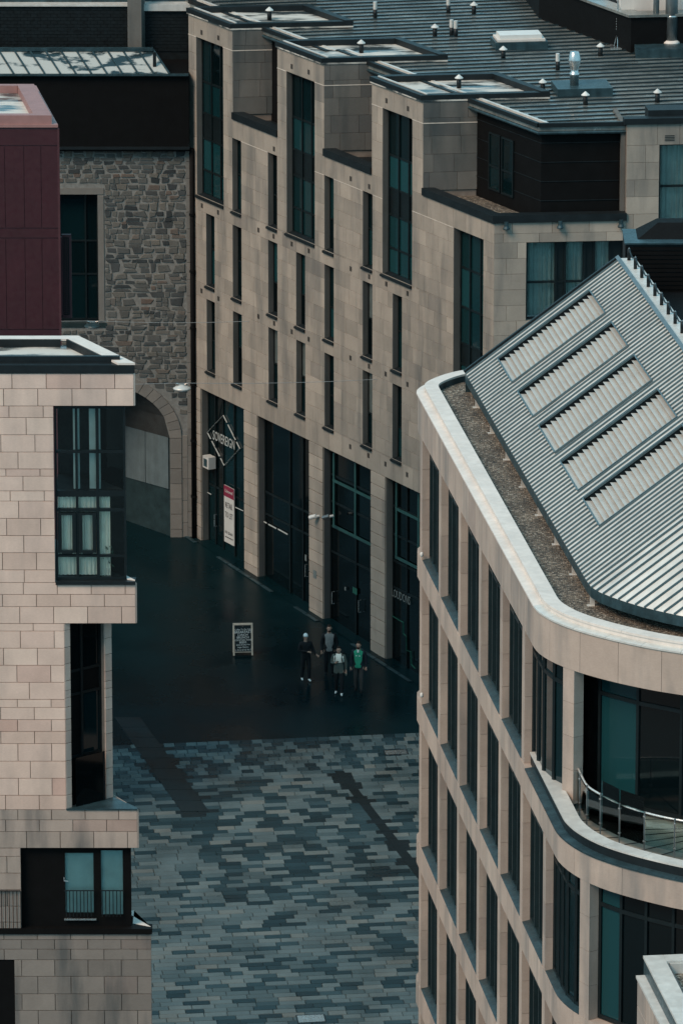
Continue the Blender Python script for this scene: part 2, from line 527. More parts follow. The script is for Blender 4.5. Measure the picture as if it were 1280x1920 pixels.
def minus(a0, a1, cuts):
    segs = [(a0, a1)]
    for c0, c1 in cuts:
        out = []
        for x0, x1 in segs:
            if c1 <= x0 or c0 >= x1: out.append((x0, x1)); continue
            if c0 > x0: out.append((x0, c0))
            if c1 < x1: out.append((c1, x1))
        segs = out
    return segs
def zlines(z0, z1, req, h):
    L = sorted(set([z0, z1] + [z for z in req if z0 < z < z1]))
    out = []
    for a, b in zip(L, L[1:]):
        n = max(1, round((b - a) / h))
        out += [a + (b - a) * k / n for k in range(n)]
    return out + [z1]
def ashlar(st, fr, s0, s1, z0, z1, holes, h, L, mat, d0=0.0, lines=None, jitter=0.12, gap=0.0022):
    zs = lines or zlines(z0, z1, [q for hh in holes for q in hh[2:4]], h)
    for k, (a, b) in enumerate(zip(zs, zs[1:])):
        cuts = [(hh[0], hh[1]) for hh in holes if hh[2] < b - 0.02 and hh[3] > a + 0.02]
        x = s0 - random.uniform(0.2, 0.8) * L
        edges = []
        while x < s1 + L:
            x += L * random.uniform(1 - jitter, 1 + jitter) * random.choice((1, 1, 1, 0.7))
            edges.append(x)
        for x0, x1 in minus(s0, s1, cuts):
            e = [x0] + [q for q in edges if x0 + 0.18 < q < x1 - 0.18] + [x1]
            for p, q in zip(e, e[1:]): st.add(fr, p, q, a, b, mat, d0, 0.05, gap)
def wall(parent, name, mat, fr, solids, holes, d0=0.04, th=0.35, back=None):
    """wall sheet with openings and their reveals"""
    S = sorted(set([q for r in solids + holes for q in r[:2]]))
    Z = sorted(set([q for r in solids + holes for q in r[2:4]]))
    def inside(a, c):
        return any(r[0] < a < r[1] and r[2] < c < r[3] for r in solids) and not any(r[0] < a < r[1] and r[2] < c < r[3] for r in holes)
    mb = MB()
    g = [[inside((S[i] + S[i+1]) / 2, (Z[j] + Z[j+1]) / 2) for j in range(len(Z) - 1)] for i in range(len(S) - 1)]
    for i in range(len(S) - 1):
        for j in range(len(Z) - 1):
            if not g[i][j]: continue
            a, b, c, d = S[i], S[i+1], Z[j], Z[j+1]
            mb.quad((a, d0, c), (b, d0, c), (b, d0, d), (a, d0, d))
            e = d0 + th
            def solid(ii, jj): return 0 <= ii < len(S) - 1 and 0 <= jj < len(Z) - 1 and g[ii][jj]
            if not solid(i - 1, j): mb.quad((a, d0, c), (a, d0, d), (a, e, d), (a, e, c))
            if not solid(i + 1, j): mb.quad((b, d0, c), (b, e, c), (b, e, d), (b, d0, d))
            if not solid(i, j - 1): mb.quad((a, d0, c), (a, e, c), (b, e, c), (b, d0, c))
            if not solid(i, j + 1): mb.quad((a, d0, d), (b, d0, d), (b, e, d), (a, e, d))
    return mb.build(name, mat, parent, fr)

def window(parent, fr, s0, s1, z0, z1, d=0.2, cols=(), rows=(), fw=0.06, fm=None, pm=None, sill=None, name='window', dep=0.08, special=None, backing=False):
    """frame (the part) with panes and sill as its sub-parts; cols / rows are fractions"""
    fm = fm or M['frame']; pm = pm or M['glass']
    mb = MB()
    mb.box(s0, s0 + fw, d, d + dep, z0, z1).box(s1 - fw, s1, d, d + dep, z0, z1)
    mb.box(s0 + fw, s1 - fw, d, d + dep, z0, z0 + fw).box(s0 + fw, s1 - fw, d, d + dep, z1 - fw, z1)
    xs = [s0 + fw] + [s0 + (s1 - s0) * c for c in cols] + [s1 - fw]
    zs = [z0 + fw] + [z0 + (z1 - z0) * c for c in rows] + [z1 - fw]
    for x in xs[1:-1]: mb.box(x - fw / 2, x + fw / 2, d - 0.015, d + dep - 0.004, z0 + fw, z1 - fw)
    for z in zs[1:-1]: mb.box(s0 + fw, s1 - fw, d + 0.004, d + dep - 0.008, z - fw / 2, z + fw / 2)
    fo = mb.build(name, fm, parent, fr)
    for i in range(len(xs) - 1):
        for j in range(len(zs) - 1):
            a = xs[i] + (fw / 2 if i else 0); b = xs[i+1] - (fw / 2 if i < len(xs) - 2 else 0)
            c = zs[j] + (fw / 2 if j else 0); e = zs[j+1] - (fw / 2 if j < len(zs) - 2 else 0)
            p = pm
            if special: p = special.get((i, j), pm)
            MB().box(a, b, d + dep * 0.45, d + dep * 0.6, c, e).build('pane', p, fo, fr)
    if sill:
        m = MB()
        m.v += [(s0 - sill, -0.07, z0 - 0.10), (s1, -0.07, z0 - 0.10), (s1, d, z0 - 0.10), (s0 - sill, d, z0 - 0.10),
                (s0 - sill, -0.07, z0 - 0.03), (s1, -0.07, z0 - 0.03), (s1, d, z0 + 0.05), (s0 - sill, d, z0 + 0.05)]
        for q in ((0,3,2,1),(4,5,6,7),(0,1,5,4),(1,2,6,5),(2,3,7,6),(3,0,4,7)): m.f.append(q); m.m.append(0)
        m.build('sill', M['dark_metal'], fo, fr)
    if backing:
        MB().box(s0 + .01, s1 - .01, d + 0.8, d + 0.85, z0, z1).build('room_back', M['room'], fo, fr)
    return fo
def curtain(parent, fr, s0, s1, z0, z1, d, mat, pitch=0.11, amp=0.03):
    n = max(6, int((s1 - s0) / pitch * 4))
    mb = MB()
    pr = [(s0 + (s1 - s0) * k / n, d + amp * math.sin(2 * math.pi * k / 4 + 0.7 * math.sin(k * .37))) for k in range(n + 1)]
    for (a, p), (b, q) in zip(pr, pr[1:]):
        mb.quad((a, p, z0), (b, q, z0), (b, q, z1), (a, p, z1))
    return mb.build('curtain', mat, parent, fr, smooth=True)
def text(body, size, mat, parent, fr, s, d, z, sx=1.0, align='CENTER', name='lettering', shear=0.0, rot=0.0):
    c = bpy.data.curves.new('txt', 'FONT')
    c.body = body; c.size = size; c.align_x = align; c.align_y = 'CENTER'; c.extrude = 0.002; c.resolution_u = 2; c.shear = shear
    o = bpy.data.objects.new('txt', c)
    COL.objects.link(o)
    dg = bpy.context.evaluated_depsgraph_get()
    me = bpy.data.meshes.new_from_object(o.evaluated_get(dg))
    bpy.data.objects.remove(o)
    bpy.data.curves.remove(c)
    me.materials.clear(); me.materials.append(mat)
    t = bpy.data.objects.new(name, me)
    Mx = fr.M @ Matrix.Translation((s, d, z)) @ Matrix.Rotation(R(rot), 4, 'Y') @ Matrix.Rotation(math.pi / 2, 4, 'X') @ Matrix.Diagonal((sx, 1, 1, 1))
    return place(t, Mx, parent)

# ================================================================== ground, street, paving
g = MB()
for y0, y1 in ((-60, 245), (245, 900)):
    g.quad((-400, y0, gz(y0) - 0.05), (400, y0, gz(y0) - 0.05), (400, y1, gz(y1) - 0.05), (-400, y1, gz(y1) - 0.05))
struct(g.build('ground', M['bed']))
PA = R(6.5)                                                   # sett rows run almost across the view
pe = on_g(500, 1386)                                          # edge between street and setts
def edge_y(x): return pe.y + (x - pe.x) * math.tan(PA)
s_ = MB()
xs = [-40 + 4 * k for k in range(21)]
for a, b in zip(xs, xs[1:]):
    y0, y1 = edge_y(a), edge_y(b)
    s_.quad((a, y0, gz(y0) - 0.012), (b, y1, gz(y1) - 0.012), (b, 245, gz(245) - 0.012), (a, 245, gz(245) - 0.012))
struct(s_.build('street', M['asphalt']))
# paving frame: X along the rows, Y away from the viewer, origin on the street edge
tilt = Matrix.Translation((pe.x, pe.y, gz(pe.y))) @ Matrix.Rotation(math.atan(GS), 4, 'X') @ Matrix.Rotation(PA, 4, 'Z')
class FP: pass
FPv = FP(); FPv.M = tilt; FPv.I = tilt.inverted()
def pl(u, v):
    q = FPv.I @ on_g(u, v)
    return q.x, q.y
bedm = MB().quad((-14, -48, -0.03), (16, -48, -0.03), (16, 0, -0.03), (-14, 0, -0.03))
paving = struct(bedm.build('plaza_paving', M['bed'], None, FPv))
strips = []
for name, pts in (('w', [(208, 1330), (262, 1330), (402, 1530), (345, 1530)]), ('t', [(626, 1446), (643, 1446), (800, 1648), (783, 1648)])):
    strips.append([pl(*p) for p in pts])
def in_poly(p, poly):
    c = False
    n = len(poly)
    for i in range(n):
        (x1, y1), (x2, y2) = poly[i], poly[(i + 1) % n]
        if (y1 > p[1]) != (y2 > p[1]) and p[0] < (x2 - x1) * (p[1] - y1) / (y2 - y1) + x1: c = not c
    return c
BAND = [pl(345, 1525), pl(402, 1525), pl(478, 1690), pl(440, 1720)]
lineA = [pl(395, 1550), pl(460, 1740), pl(420, 1920)]
def p_dark(x, y, kind):
    if kind == 'sq': return 0.42
    if in_poly((x, y), BAND): return 0.9
    # left of the worn seam: mostly pale; right of it: half and half, darker in the middle
    t = (y - lineA[0][1]) / (lineA[2][1] - lineA[0][1])
    xa = lineA[0][0] + t * (lineA[2][0] - lineA[0][0])
    if t > 0.0 and x < xa: return 0.17
    if y > pl(600, 1500)[1]: return 0.36
    if y > pl(600, 1690)[1]: return 0.56
    return 0.40
rs = random.Random(11)
setts = []
y = 0.0
row = 0
while y > -25.5:
    kind = 'sq' if y > -2.7 else 'lg'
    hgt = 0.335 if kind == 'sq' else 0.305
    L0 = 0.37 if kind == 'sq' else 0.70
    x = -9.2 + rs.uniform(0, L0)
    last = 0
    while x < 10.0:
        L = L0 * (1 if kind == 'sq' else rs.choice((1, 1, 1, 0.8, 1.15)))
        cx, cy = x + L / 2, y - hgt / 2
        if any(in_poly((cx, cy), s) for s in strips): tone = 2
        else:
            tone = 1 if rs.random() < p_dark(cx, cy, kind) * (0.55 if last == 1 and kind == 'lg' else 1.12) else 0
        last = tone
        setts.append((x, x + L, y - hgt, y, tone))
        x += L
    y -= hgt
    row += 1
SM = [M['sett_l'], M['sett_d'], M['sett_x']]
def sett_mesh(mat):
    mb = MB()
    b = 0.02
    mb.v = [(-.5, -.5, -1), (.5, -.5, -1), (.5, .5, -1), (-.5, .5, -1), (-.5, -.5, -.35), (.5, -.5, -.35), (.5, .5, -.35), (-.5, .5, -.35),
            (-.5 + b, -.5 + 2 * b, 0), (.5 - b, -.5 + 2 * b, 0), (.5 - b, .5 - 2 * b, 0), (-.5 + b, .5 - 2 * b, 0)]
    for a in (0, 4):
        for k in range(4): mb.f.append((a + k, a + (k + 1) % 4, a + 4 + (k + 1) % 4, a + 4 + k)); mb.m.append(0)
    mb.f.append((8, 9, 10, 11)); mb.m.append(0)
    return mb.mesh('sett', mat)
SME = [sett_mesh(m) for m in SM]
def seen(t):
    p = FPv.M @ Vector(((t[0] + t[1]) / 2, (t[2] + t[3]) / 2, 0))
    d = p - CAM
    zc = d.y * CP - d.z * SP
    return 255 < 640 + FPX * d.x / zc < 800 and 960 - FPX * (d.y * SP + d.z * CP) / zc < 1925
vis = sorted([t for t in setts if seen(t)], key=lambda t: t[3])
single = set(id(t) for t in vis[:300])
rest = [MB(), MB(), MB()]
for t in setts:
    dz = rs.uniform(-0.006, 0.004)
    gp = 0.008
    if id(t) in single:
        o = bpy.data.objects.new('sett', SME[t[4]])
        place(o, FPv.M @ Matrix.Translation(((t[0] + t[1]) / 2, (t[2] + t[3]) / 2, dz)) @ Matrix.Diagonal((t[1] - t[0] - 2 * gp, t[3] - t[2] - 2 * gp, 0.06, 1)), paving)
    else:
        mb = rest[t[4]]
        i = len(mb.v)
        for q in SME[t[4]].vertices:
            mb.v.append(((t[0] + t[1]) / 2 + q.co.x * (t[1] - t[0] - 2 * gp), (t[2] + t[3]) / 2 + q.co.y * (t[3] - t[2] - 2 * gp), dz + q.co.z * 0.06))
        for p_ in SME[t[4]].polygons:
            mb.f.append(tuple(i + k for k in p_.vertices)); mb.m.append(0)
for mb, mt, lb in zip(rest, SM, ('pale', 'dark', 'black')):
    o = stuff(mb.build('sett', mt, paving, FPv))
# dark channel slabs running diagonally through the setts
def channel(A0, A1, B1, B0, n, nm):
    A0, A1, B1, B0 = [Vector((*pl(*q), 0)) for q in (A0, A1, B1, B0)]
    for k in range(n):
        a, b = (k + .01) / n, (k + .99) / n
        q = [A0 + (B0 - A0) * a, A1 + (B1 - A1) * a, A1 + (B1 - A1) * b, A0 + (B0 - A0) * b]
        MB().prism([(p.x, p.y) for p in q], -0.03, 0.007 + 0.002 * rs.random()).build(nm, M['sett_x'], paving, FPv)
channel((214, 1345), (262, 1345), (392, 1522), (340, 1522), 9, 'channel_slab')
channel((626, 1446), (644, 1446), (806, 1652), (786, 1652), 16, 'channel_slab')
# inspection covers let into the paving
def cover(u, v, a, b, name='inspection_cover'):
    c = pl(u, v)
    mb = MB().box(c[0] - a, c[0] + a, c[1] - b, c[1] + b, -0.01, 0.010)
    o = mb.build(name, M['steel'], paving, FPv)
    MB().box(c[0] - a - .04, c[0] + a + .04, c[1] - b - .05, c[1] + b + .05, -0.01, 0.006).build('cover_rim', M['dark_metal'], o, FPv)
cover(742, 1411, 0.36, 0.18)
cover(583, 1911, 0.40, 0.26)

# ================================================================== hotel with stone towers
AZB = 28.258
P0 = on_z(604, 1160, 0)
FH = Fr(P0.x, P0.y, -(90 - AZB))
hotel = thing('hotel_building', 'long sandstone hotel with three square towers, tall slit windows and dark shopfronts', 'building', FH.M)
ST = Stones(hotel)
WIN = {'A': (-8.80, -8.15), 'B': (-6.74, -6.06), 'C': (-4.02, -3.33), 'D': (-1.92, -1.25), 'E': (0.18, 0.86), 'F': (2.96, 3.65), 'G': (5.10, 5.75)}
ROWS = [(13.36, 16.0), (10.2, 12.85), (7.04, 9.69)]
holes = []
for k, (a, b) in WIN.items():
    for r, (c, d) in enumerate(ROWS):
        if r == 0 and k not in 'BCEF': continue
        holes.append((a, b, c, d))
TW = [(-10.1, -6.68), (-3.29, 0.16), (3.6, 7.2)]
TWIN = [(-9.5, -7.42), (-2.61, -0.53), (4.37, 6.45)]
for a, b in TWIN: holes.append((a, b, 13.4, 19.15))
big = (9.33, 11.34, 7.0, 16.0)
holes.append(big)
SHOPS = [(-9.31, -5.93), (-4.9, -0.98), (0.05, 3.56), (4.6, 8.1), (9.1, 11.6)]
shop_holes = [(a, b, -2.5, 6.26) for a, b in SHOPS]
solids = [(-10.1, 12.05, -2.5, 16.7)] + [(a, b, 16.7, 19.95) for a, b in TW]
wall(hotel, 'wall', M['mortar'], FH, solids, holes + shop_holes, 0.045, 0.4)
ashlar(ST, FH, -10.1, 12.05, 6.26, 16.7, holes, 0.53, 0.95, M['ash_h'])
for a, b in TW: ashlar(ST, FH, a, b, 16.7, 19.95, holes, 0.6, 0.95, M['ash_h'])
# rusticated piers between the shopfronts
for a, b in ((-9.85, -9.31), (-5.93, -4.9), (-0.98, 0.05), (3.56, 4.6), (8.1, 9.1)):
    z = 6.26
    while z > -1.6:
        ST.add(FH, a, b, z - 0.435, z, M['ash_h'], -0.012, 0.06, 0.011)
        z -= 0.435
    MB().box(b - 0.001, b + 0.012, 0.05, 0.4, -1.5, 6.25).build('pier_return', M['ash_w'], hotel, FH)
# reveals of the slit windows, stone lined on the far side
for (a, b, c, d) in holes:
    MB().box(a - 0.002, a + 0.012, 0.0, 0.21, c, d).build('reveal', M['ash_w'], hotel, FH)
for k, (a, b) in WIN.items():
    for r, (c, d) in enumerate(ROWS):
        if r == 0 and k not in 'BCEF': continue
        window(hotel, FH, a, b, c, d, 0.2, (), (random.choice((0.5, 0.42)),), 0.05, sill=0.06, pm=M['glass'], special=random.choice((None, None, {(0, 0): M['glass_t']}, {(0, 0): M['glass_t']}, {(0, 1): M['glass_t']}, {(0, 1): M['shade']})))
for a, b in TWIN:
    window(hotel, FH, a, b, 13.4, 19.15, 0.22, (0.36, 0.70), (0.16, 0.36, 0.52, 0.72), 0.07, sill=0.08, pm=M['glass_t'],
           special={(i, 2): M['frame'] for i in range(3)} | {(0, 4): M['glass'], (1, 4): M['glass'], (2, 4): M['glass']})
window(hotel, FH, *big, 0.25, (0.34, 0.70), (0.12, 0.24, 0.36, 0.48, 0.56, 0.70, 0.85), 0.07, sill=0.08, pm=M['glass_t'], special={(i, 4): M['frame'] for i in range(3)})
# copings
for (a, b) in ((-6.68, -3.29), (0.16, 3.6), (7.2, 12.10)):
    MB().box(a, b, -0.06, 0.36, 16.7, 16.95).build('parapet_coping', M['dark_metal'], hotel, FH)
# thin pale string lines at the window heads
for a, b in TW:
    for p, q in minus(a, b, TWIN): MB().box(p, q, -0.014, 0.01, 19.145, 19.165).build('string_line', M['string'], hotel, FH)
for a, b in ((-6.05, -4.03), (-3.3, -3.29), (0.87, 2.95), (3.66, 4.36), (-0.52, 0.17), (6.46, 9.3)):
    MB().box(a, b, -0.012, 0.01, 15.995, 16.012).build('string_line', M['string'], hotel, FH)
# air bricks
AV = [(378.6,385),(409,397.7),(484.6,431),(513,442.8),(547,457),(579,470),(378,545),(409.7,559.6),(484.6,593),(514,606),(547,621.6),(578.7,635.8),
      (657.5,334.5),(692,349.4),(657.5,503.7),(692,518.4),(724,532),(764,550),(657,671),(691.6,686.6),(723,701),(763.7,720.5),
      (656.5,837.4),(690.6,854),(722.5,870),(763,890),(378,60),(409.5,70),(547,124),(578.7,134.5),(724.5,188),(764.8,203),(513.7,278.7)]
av = MB()
for k in range(3):
    av.box(-0.075 + k * 0.055, -0.04 + k * 0.055, -0.006, 0.01, -0.085, 0.085)
avm = av.mesh('air_vent', M['dark_metal'])
for u, v in AV:
    s, z = FH.px(u, v)
    place(bpy.data.objects.new('air_vent', avm), FH.M @ Matrix.Translation((s, 0, z)), hotel)

# tower returns, trays
RET = 7.0
rd = Vector((math.cos(R(RET)), math.sin(R(RET)), 0))
TOPZ = 20.12
for k, (a, b) in enumerate(TW):
    c = FH.w(b, 0, 0)
    FR = Fr(c.x, c.y, RET)
    ln = (1.42, 1.84, 1.84)[k]
    MB().box(0.0, ln, 0.045, 0.35, 16.3, 19.95).build('tower_side_wall', M['mortar'], hotel, FR)
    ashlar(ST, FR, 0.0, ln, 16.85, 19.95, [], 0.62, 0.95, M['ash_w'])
    MB().box(0.0, ln, -0.012, 0.01, 19.14, 19.17).build('string_line', M['string'], hotel, FR)
    # tray: parallelogram along the facade and along the return
    A, B = FH.w(a, -0.07, 0), FH.w(b, -0.07, 0)
    B = B - rd * 0.0
    T = 4.35
    def par(p0, p1, q0, q1):   # fractions: p along facade, q metres along return
        f = lambda p, q: (A + (B - A) * p + rd * q)
        return [tuple(f(p0, q0)[:2]), tuple(f(p1, q0)[:2]), tuple(f(p1, q1)[:2]), tuple(f(p0, q1)[:2])]
    MB().prism(par(0.0, 1.0, 0.0, T), 19.9, 19.955).build('tower_roof', M['tray'], hotel)
    e = 0.085
    kb = MB()
    kb.prism(par(0, 1, -0.02, 0.30), 19.958, TOPZ)
    kb.prism(par(0, 1, T - 0.3, T), 19.958, TOPZ + .04)
    kb.prism(par(0, e, 0.303, T - 0.303), 19.958, TOPZ + .04)
    kb.prism(par(1 - e, 1, 0.303, T - 0.303), 19.958, TOPZ)
    ko = kb.build('parapet_kerb', M['dark_metal'], hotel)
    # pale trim rail along the street edge of the kerb
    p, q = par(0.03, 0.97, 0.24, 0.30)[0], par(0.03, 0.97, 0.24, 0.30)[1]
    MB().bar((p[0], p[1], TOPZ + 0.02), (q[0], q[1], TOPZ + 0.02), 0.06, 0.035).build('edge_trim', M['zinc'], ko)

# set-back dark penthouse and main roof
SB1, SB = 1.30, 1.70
sK, zK = FH.px(1015, 214, SB)
K2 = FH.w(sK, SB, 0)
FK = Fr(K2.x, K2.y, 5.0)
endS = FK.S(1168, 300)
p_end = FK.w(endS + 0.25, 0, 0)
j1 = FH.w(-1.5, SB1, 0); j2 = FH.w(-1.5, SB, 0)
back = [(p_end.x + 0.5, p_end.y + 9), (-6.0, 246)]
pent = [tuple(FH.w(-11.5, SB1, 0)[:2]), tuple(j1[:2]), tuple(j2[:2]), tuple(K2[:2]), tuple(p_end[:2])] + back
MB().prism(pent, 16.2, 19.7).build('penthouse_wall', M['black_clad'], hotel)
for zz in (17.3, 17.95, 18.6, 19.25):
    MB().box(7.2, sK + 0.02, SB - 0.02, SB, zz, zz + 0.02).build('cladding_lap', M['dark_metal'], hotel, FH)
    MB().box(0, endS, -0.02, 0, zz, zz + 0.02).build('cladding_lap', M['dark_metal'], hotel, FK)
for u0, u1 in ((918, 939), (942, 964)):
    a = FH.S(u0, 300, SB); b = FH.S(u1, 300, SB)
    window(hotel, FH, a, b, 17.05, 19.0, SB - 0.06, (), (0.42,), 0.06, pm=M['glass'])
# eaves: fascia and gutter tube
ov = 0.28
ro = [tuple(FH.w(-12, SB1 - ov, 0)[:2]), tuple(FH.w(-1.5, SB1 - ov, 0)[:2]), tuple(FH.w(-1.5, SB - ov, 0)[:2]),
      tuple((FH.w(sK, SB, 0) + Vector((-0.10, -0.30, 0)))[:2]), tuple((p_end + Vector((0, -0.30, 0)))[:2])]
RZ = 19.86
rb = [(40.0, p_end.y + 1.3), (40, 262), (-2, 262), (-8.5, 246)]
wing_in = FK.w(endS + 0.25, 0.6, 0)
mroof = MB().prism(ro + [tuple(wing_in[:2])] + rb, 19.72, RZ).build('main_roof', M['roof_h'], hotel)
gut = [(*ro[0], 19.66), (*ro[1], 19.66)]
MB().tube(gut, 0.055, 6).build('gutter', M['teal_metal'], hotel)
MB().tube([(*ro[2], 19.66), (*ro[3], 19.66), (*ro[4], 19.66)], 0.055, 6).build('gutter', M['teal_metal'], hotel)
for p, q in ((ro[1], ro[0]), (ro[3], ro[2]), (ro[4], ro[3])):
    MB().bar((*p, 19.93), (*q, 19.93), 0.14, 0.14).build('roof_edge_kerb', M['dark_metal'], hotel)
for p, q in ((ro[0], ro[1]), (ro[2], ro[3])):
    v = Vector((*q, 0)) - Vector((*p, 0)); n_ = Vector((0.8808, 0.4735, 0)) * 0.34
    MB().bar(Vector((*p, 19.93)) + n_, Vector((*q, 19.93)) + n_, 0.10, 0.10).build('edge_trim', M['zinc'], hotel)
# standing seams of the main roof
SA = 12.0
sdv = Vector((math.cos(R(SA)), math.sin(R(SA)), 0))
edge_a, edge_b = Vector((*ro[0], 0)), Vector((*ro[3], 0))
for k in range(60):
    y0 = 208.5 + k * 0.62
    # the seam starts at the eaves line and runs right
    s0 = None
    t = 0
    P = Vector((-12, y0, 0))
    while t < 45:
        q = P + sdv * t
        lq = FH.l(q)
        if lq.y > (SB1 if lq.x < -1.5 else SB) + 0.35 and (lq.x < sK - 0.1 or q.y > K2.y + (q.x - K2.x) * math.tan(R(5)) + 0.3) and q.y < 262 and q.x > -8 + 0: 
            if s0 is None: s0 = t
        t += 0.1
    if s0 is None: continue
    a = P + sdv * s0; b = P + sdv * min(s0 + 26, 44)
    if b.y > 261: continue
    MB().box(0, (b - a).length, -0.035, 0.035, 0, 0.055).build('standing_seam', M['roof_seam'], mroof, Fr(a.x, a.y, SA, RZ - 0.005))
# right wing: frontal stone wall with wide windows
K = FH.w(12.05, 0, 0)
FA = Fr(K.x, K.y, 5.0)
zc_ = 16.72
s1 = FA.S(1172, 500)
wz = FA.Z(232, 1200)
w1 = (FA.S(986, 520), s1 - 0.03, FA.Z(600, 1050), FA.Z(453, 1050))
w1b = (w1[0], w1[1], w1[2] - 3.15, w1[3] - 3.15)
w2 = (FA.S(1235, 350), FA.S(1235, 350) + 3.1, FA.Z(432, 1250), FA.Z(271, 1250))
fsol = [(0, s1, -4, zc_), (s1, s1 + 9, -4, wz)]
wall(hotel, 'wing_wall', M['mortar'], FA, fsol, [w1, w1b, w2], 0.045, 0.5)
ashlar(ST, FA, 0, s1, 9.5, zc_, [w1, w1b, w2], 0.56, 1.25, M['ash_h'])
ashlar(ST, FA, s1, s1 + 3.2, 12.0, wz, [w1, w1b, w2], 0.56, 1.15, M['ash_h'])
for ww in (w1, w1b):
    wo_ = window(hotel, FA, *ww, 0.25, (0.31, 0.405, 0.60, 0.70, 0.86), (0.47,), 0.07, pm=M['clear'], special={(1, 0): M['frame'], (1, 1): M['frame'], (3, 0): M['frame'], (3, 1): M['frame'], (5, 0): M['frame'], (5, 1): M['frame']}, backing=True)
    W_ = ww[1] - ww[0]
    for f0, f1 in ((0.02, 0.30), (0.42, 0.59), (0.71, 0.85)):
        curtain(wo_, FA, ww[0] + W_ * f0, ww[0] + W_ * f1, ww[2] + 0.07, ww[3] - 0.05, 0.46, M['curtain_t'], 0.16)
wo_ = window(hotel, FA, *w2, 0.25, (0.5,), (0.09, 0.5,), 0.07, pm=M['clear'], special={(0, 0): M['frame'], (1, 0): M['frame']}, backing=True)
curtain(wo_, FA, w2[0] + .07, w2[1] - .07, w2[2] + 0.2, w2[3] - 0.05, 0.46, M['curtain_t'], 0.16)
MB().box(-0.05, s1 + 0.02, -0.07, 0.36, zc_, zc_ + 0.25).build('parapet_coping', M['dark_metal'], hotel, FA)
MB().box(s1 - 0.1, s1 + 9, -0.08, 0.35, wz, wz + 0.2).build('parapet_coping', M['dark_metal'], hotel, FA)
MB().box(s1 + 0.75, s1 + 9, 0.36, 1.2, wz, wz + 0.38).build('parapet_upstand', M['dark_metal'], hotel, FA)
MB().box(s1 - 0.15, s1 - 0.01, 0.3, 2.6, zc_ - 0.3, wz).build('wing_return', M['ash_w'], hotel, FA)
for u, v in ((948, 421), (1049, 419), (1163, 417)):
    s, z = FA.px(u, v)
    MB().lathe([(0.11, -0.13), (0.115, -0.10), (0.075, -0.02), (0.07, 0.12)], (s, -0.12, z)).build('wall_downlight', M['teal_metal'], hotel, FA)
s, z = FA.px(1255, 258)
vg = MB()
for k in range(4): vg.box(s - .16, s + .16, -0.01, 0.02, z - .10 + k * .055, z - .075 + k * .055)
vg.build('vent_grille', M['dark_metal'], hotel, FA)
# terraces behind the parapets
ter = [tuple(FH.w(7.2, 0.36, 0)[:2]), tuple(FH.w(12.05, 0.36, 0)[:2]), tuple(FA.w(s1, 0.30, 0)[:2]), tuple(p_end[:2]), tuple(K2[:2]), tuple(FH.w(7.2, SB, 0)[:2])]
MB().prism(ter, 16.3, 16.62).build('gravel_terrace', M['gravel'], hotel)
for a, b, sb in ((-6.68, -3.29, SB1), (0.16, 3.6, SB)):
    MB().prism([(a, 0.36), (b, 0.36), (b + 1.5, sb), (a, sb)], 16.3, 16.6).build('terrace_roof', M['dark_metal'], hotel, FH)

# roof fittings
def roof_vent(u, v, z, h=0.33, r=0.08, cap=True):
    p = on_z(u, v, z)
    F = Fr(p.x, p.y, 0, z)
    o = MB().lathe([(r, 0), (r, h)], n=10).build('roof_vent', M['dark_metal'], hotel, F, True)
    if cap: MB().lathe([(r * 1.8, 0), (r * 1.8, 0.02), (r * 1.1, 0.07), (0.02, 0.13)], (0, 0, h), 10).build('cowl', M['zinc'], o, F)
    else: MB().lathe([(r * 0.95, 0), (r * 0.95, h * 0.9)], (0, 0, h), 10).build('pipe_top', M['zinc'], o, F)
for u, v, z in ((505, 36, 19.96), (677, 98, 19.96), (860, 164, 19.96), (888, 26, RZ), (943, 110, RZ), (1017, 172, RZ), (1097, 196, RZ), (1125, 104, RZ), (1232, 191, RZ), (815, 68, RZ), (893, 352, 16.62), (995, 388, 16.5)):
    roof_vent(u, v, z)
for u, v in ((703, 32), (840, 24), (846, 66), (854, 68), (1045, 130)):
    roof_vent(u, v, RZ, 0.3, 0.075, False)
# skylight
p = on_z(977, 92, RZ)
F = Fr(p.x, p.y, 8, RZ)
o = MB().box(-0.92, 0.92, -0.1, 1.1, 0, 0.28).build('skylight', M['teal_metal'], hotel, F)
MB().box(-0.84, 0.84, -0.02, 1.0, 0.283, 0.36).build('skylight_rim', M['coping'], o, F)
MB().box(-0.74, 0.74, 0.08, 0.9, 0.363, 0.50).build('skylight_glazing', M['white'], o, F)
# extract flue on a plinth
p = on_z(1096, 182, RZ)
F = Fr(p.x, p.y, 7, RZ)
o = MB().box(-0.92, 0.95, 0, 1.5, 0, 0.30).build('flue_plinth', M['teal_metal'], hotel, F)
MB().lathe([(0.15, 0.30), (0.15, 0.62), (0.17, 0.63), (0.17, 0.70), (0.13, 0.72), (0.14, 0.86), (0.22, 1.12), (0.22, 1.16), (0.15, 1.42), (0.14, 1.43)], (-0.25, 0.7, 0), 14).build('flue_cowl', M['steel'], o, F, True)
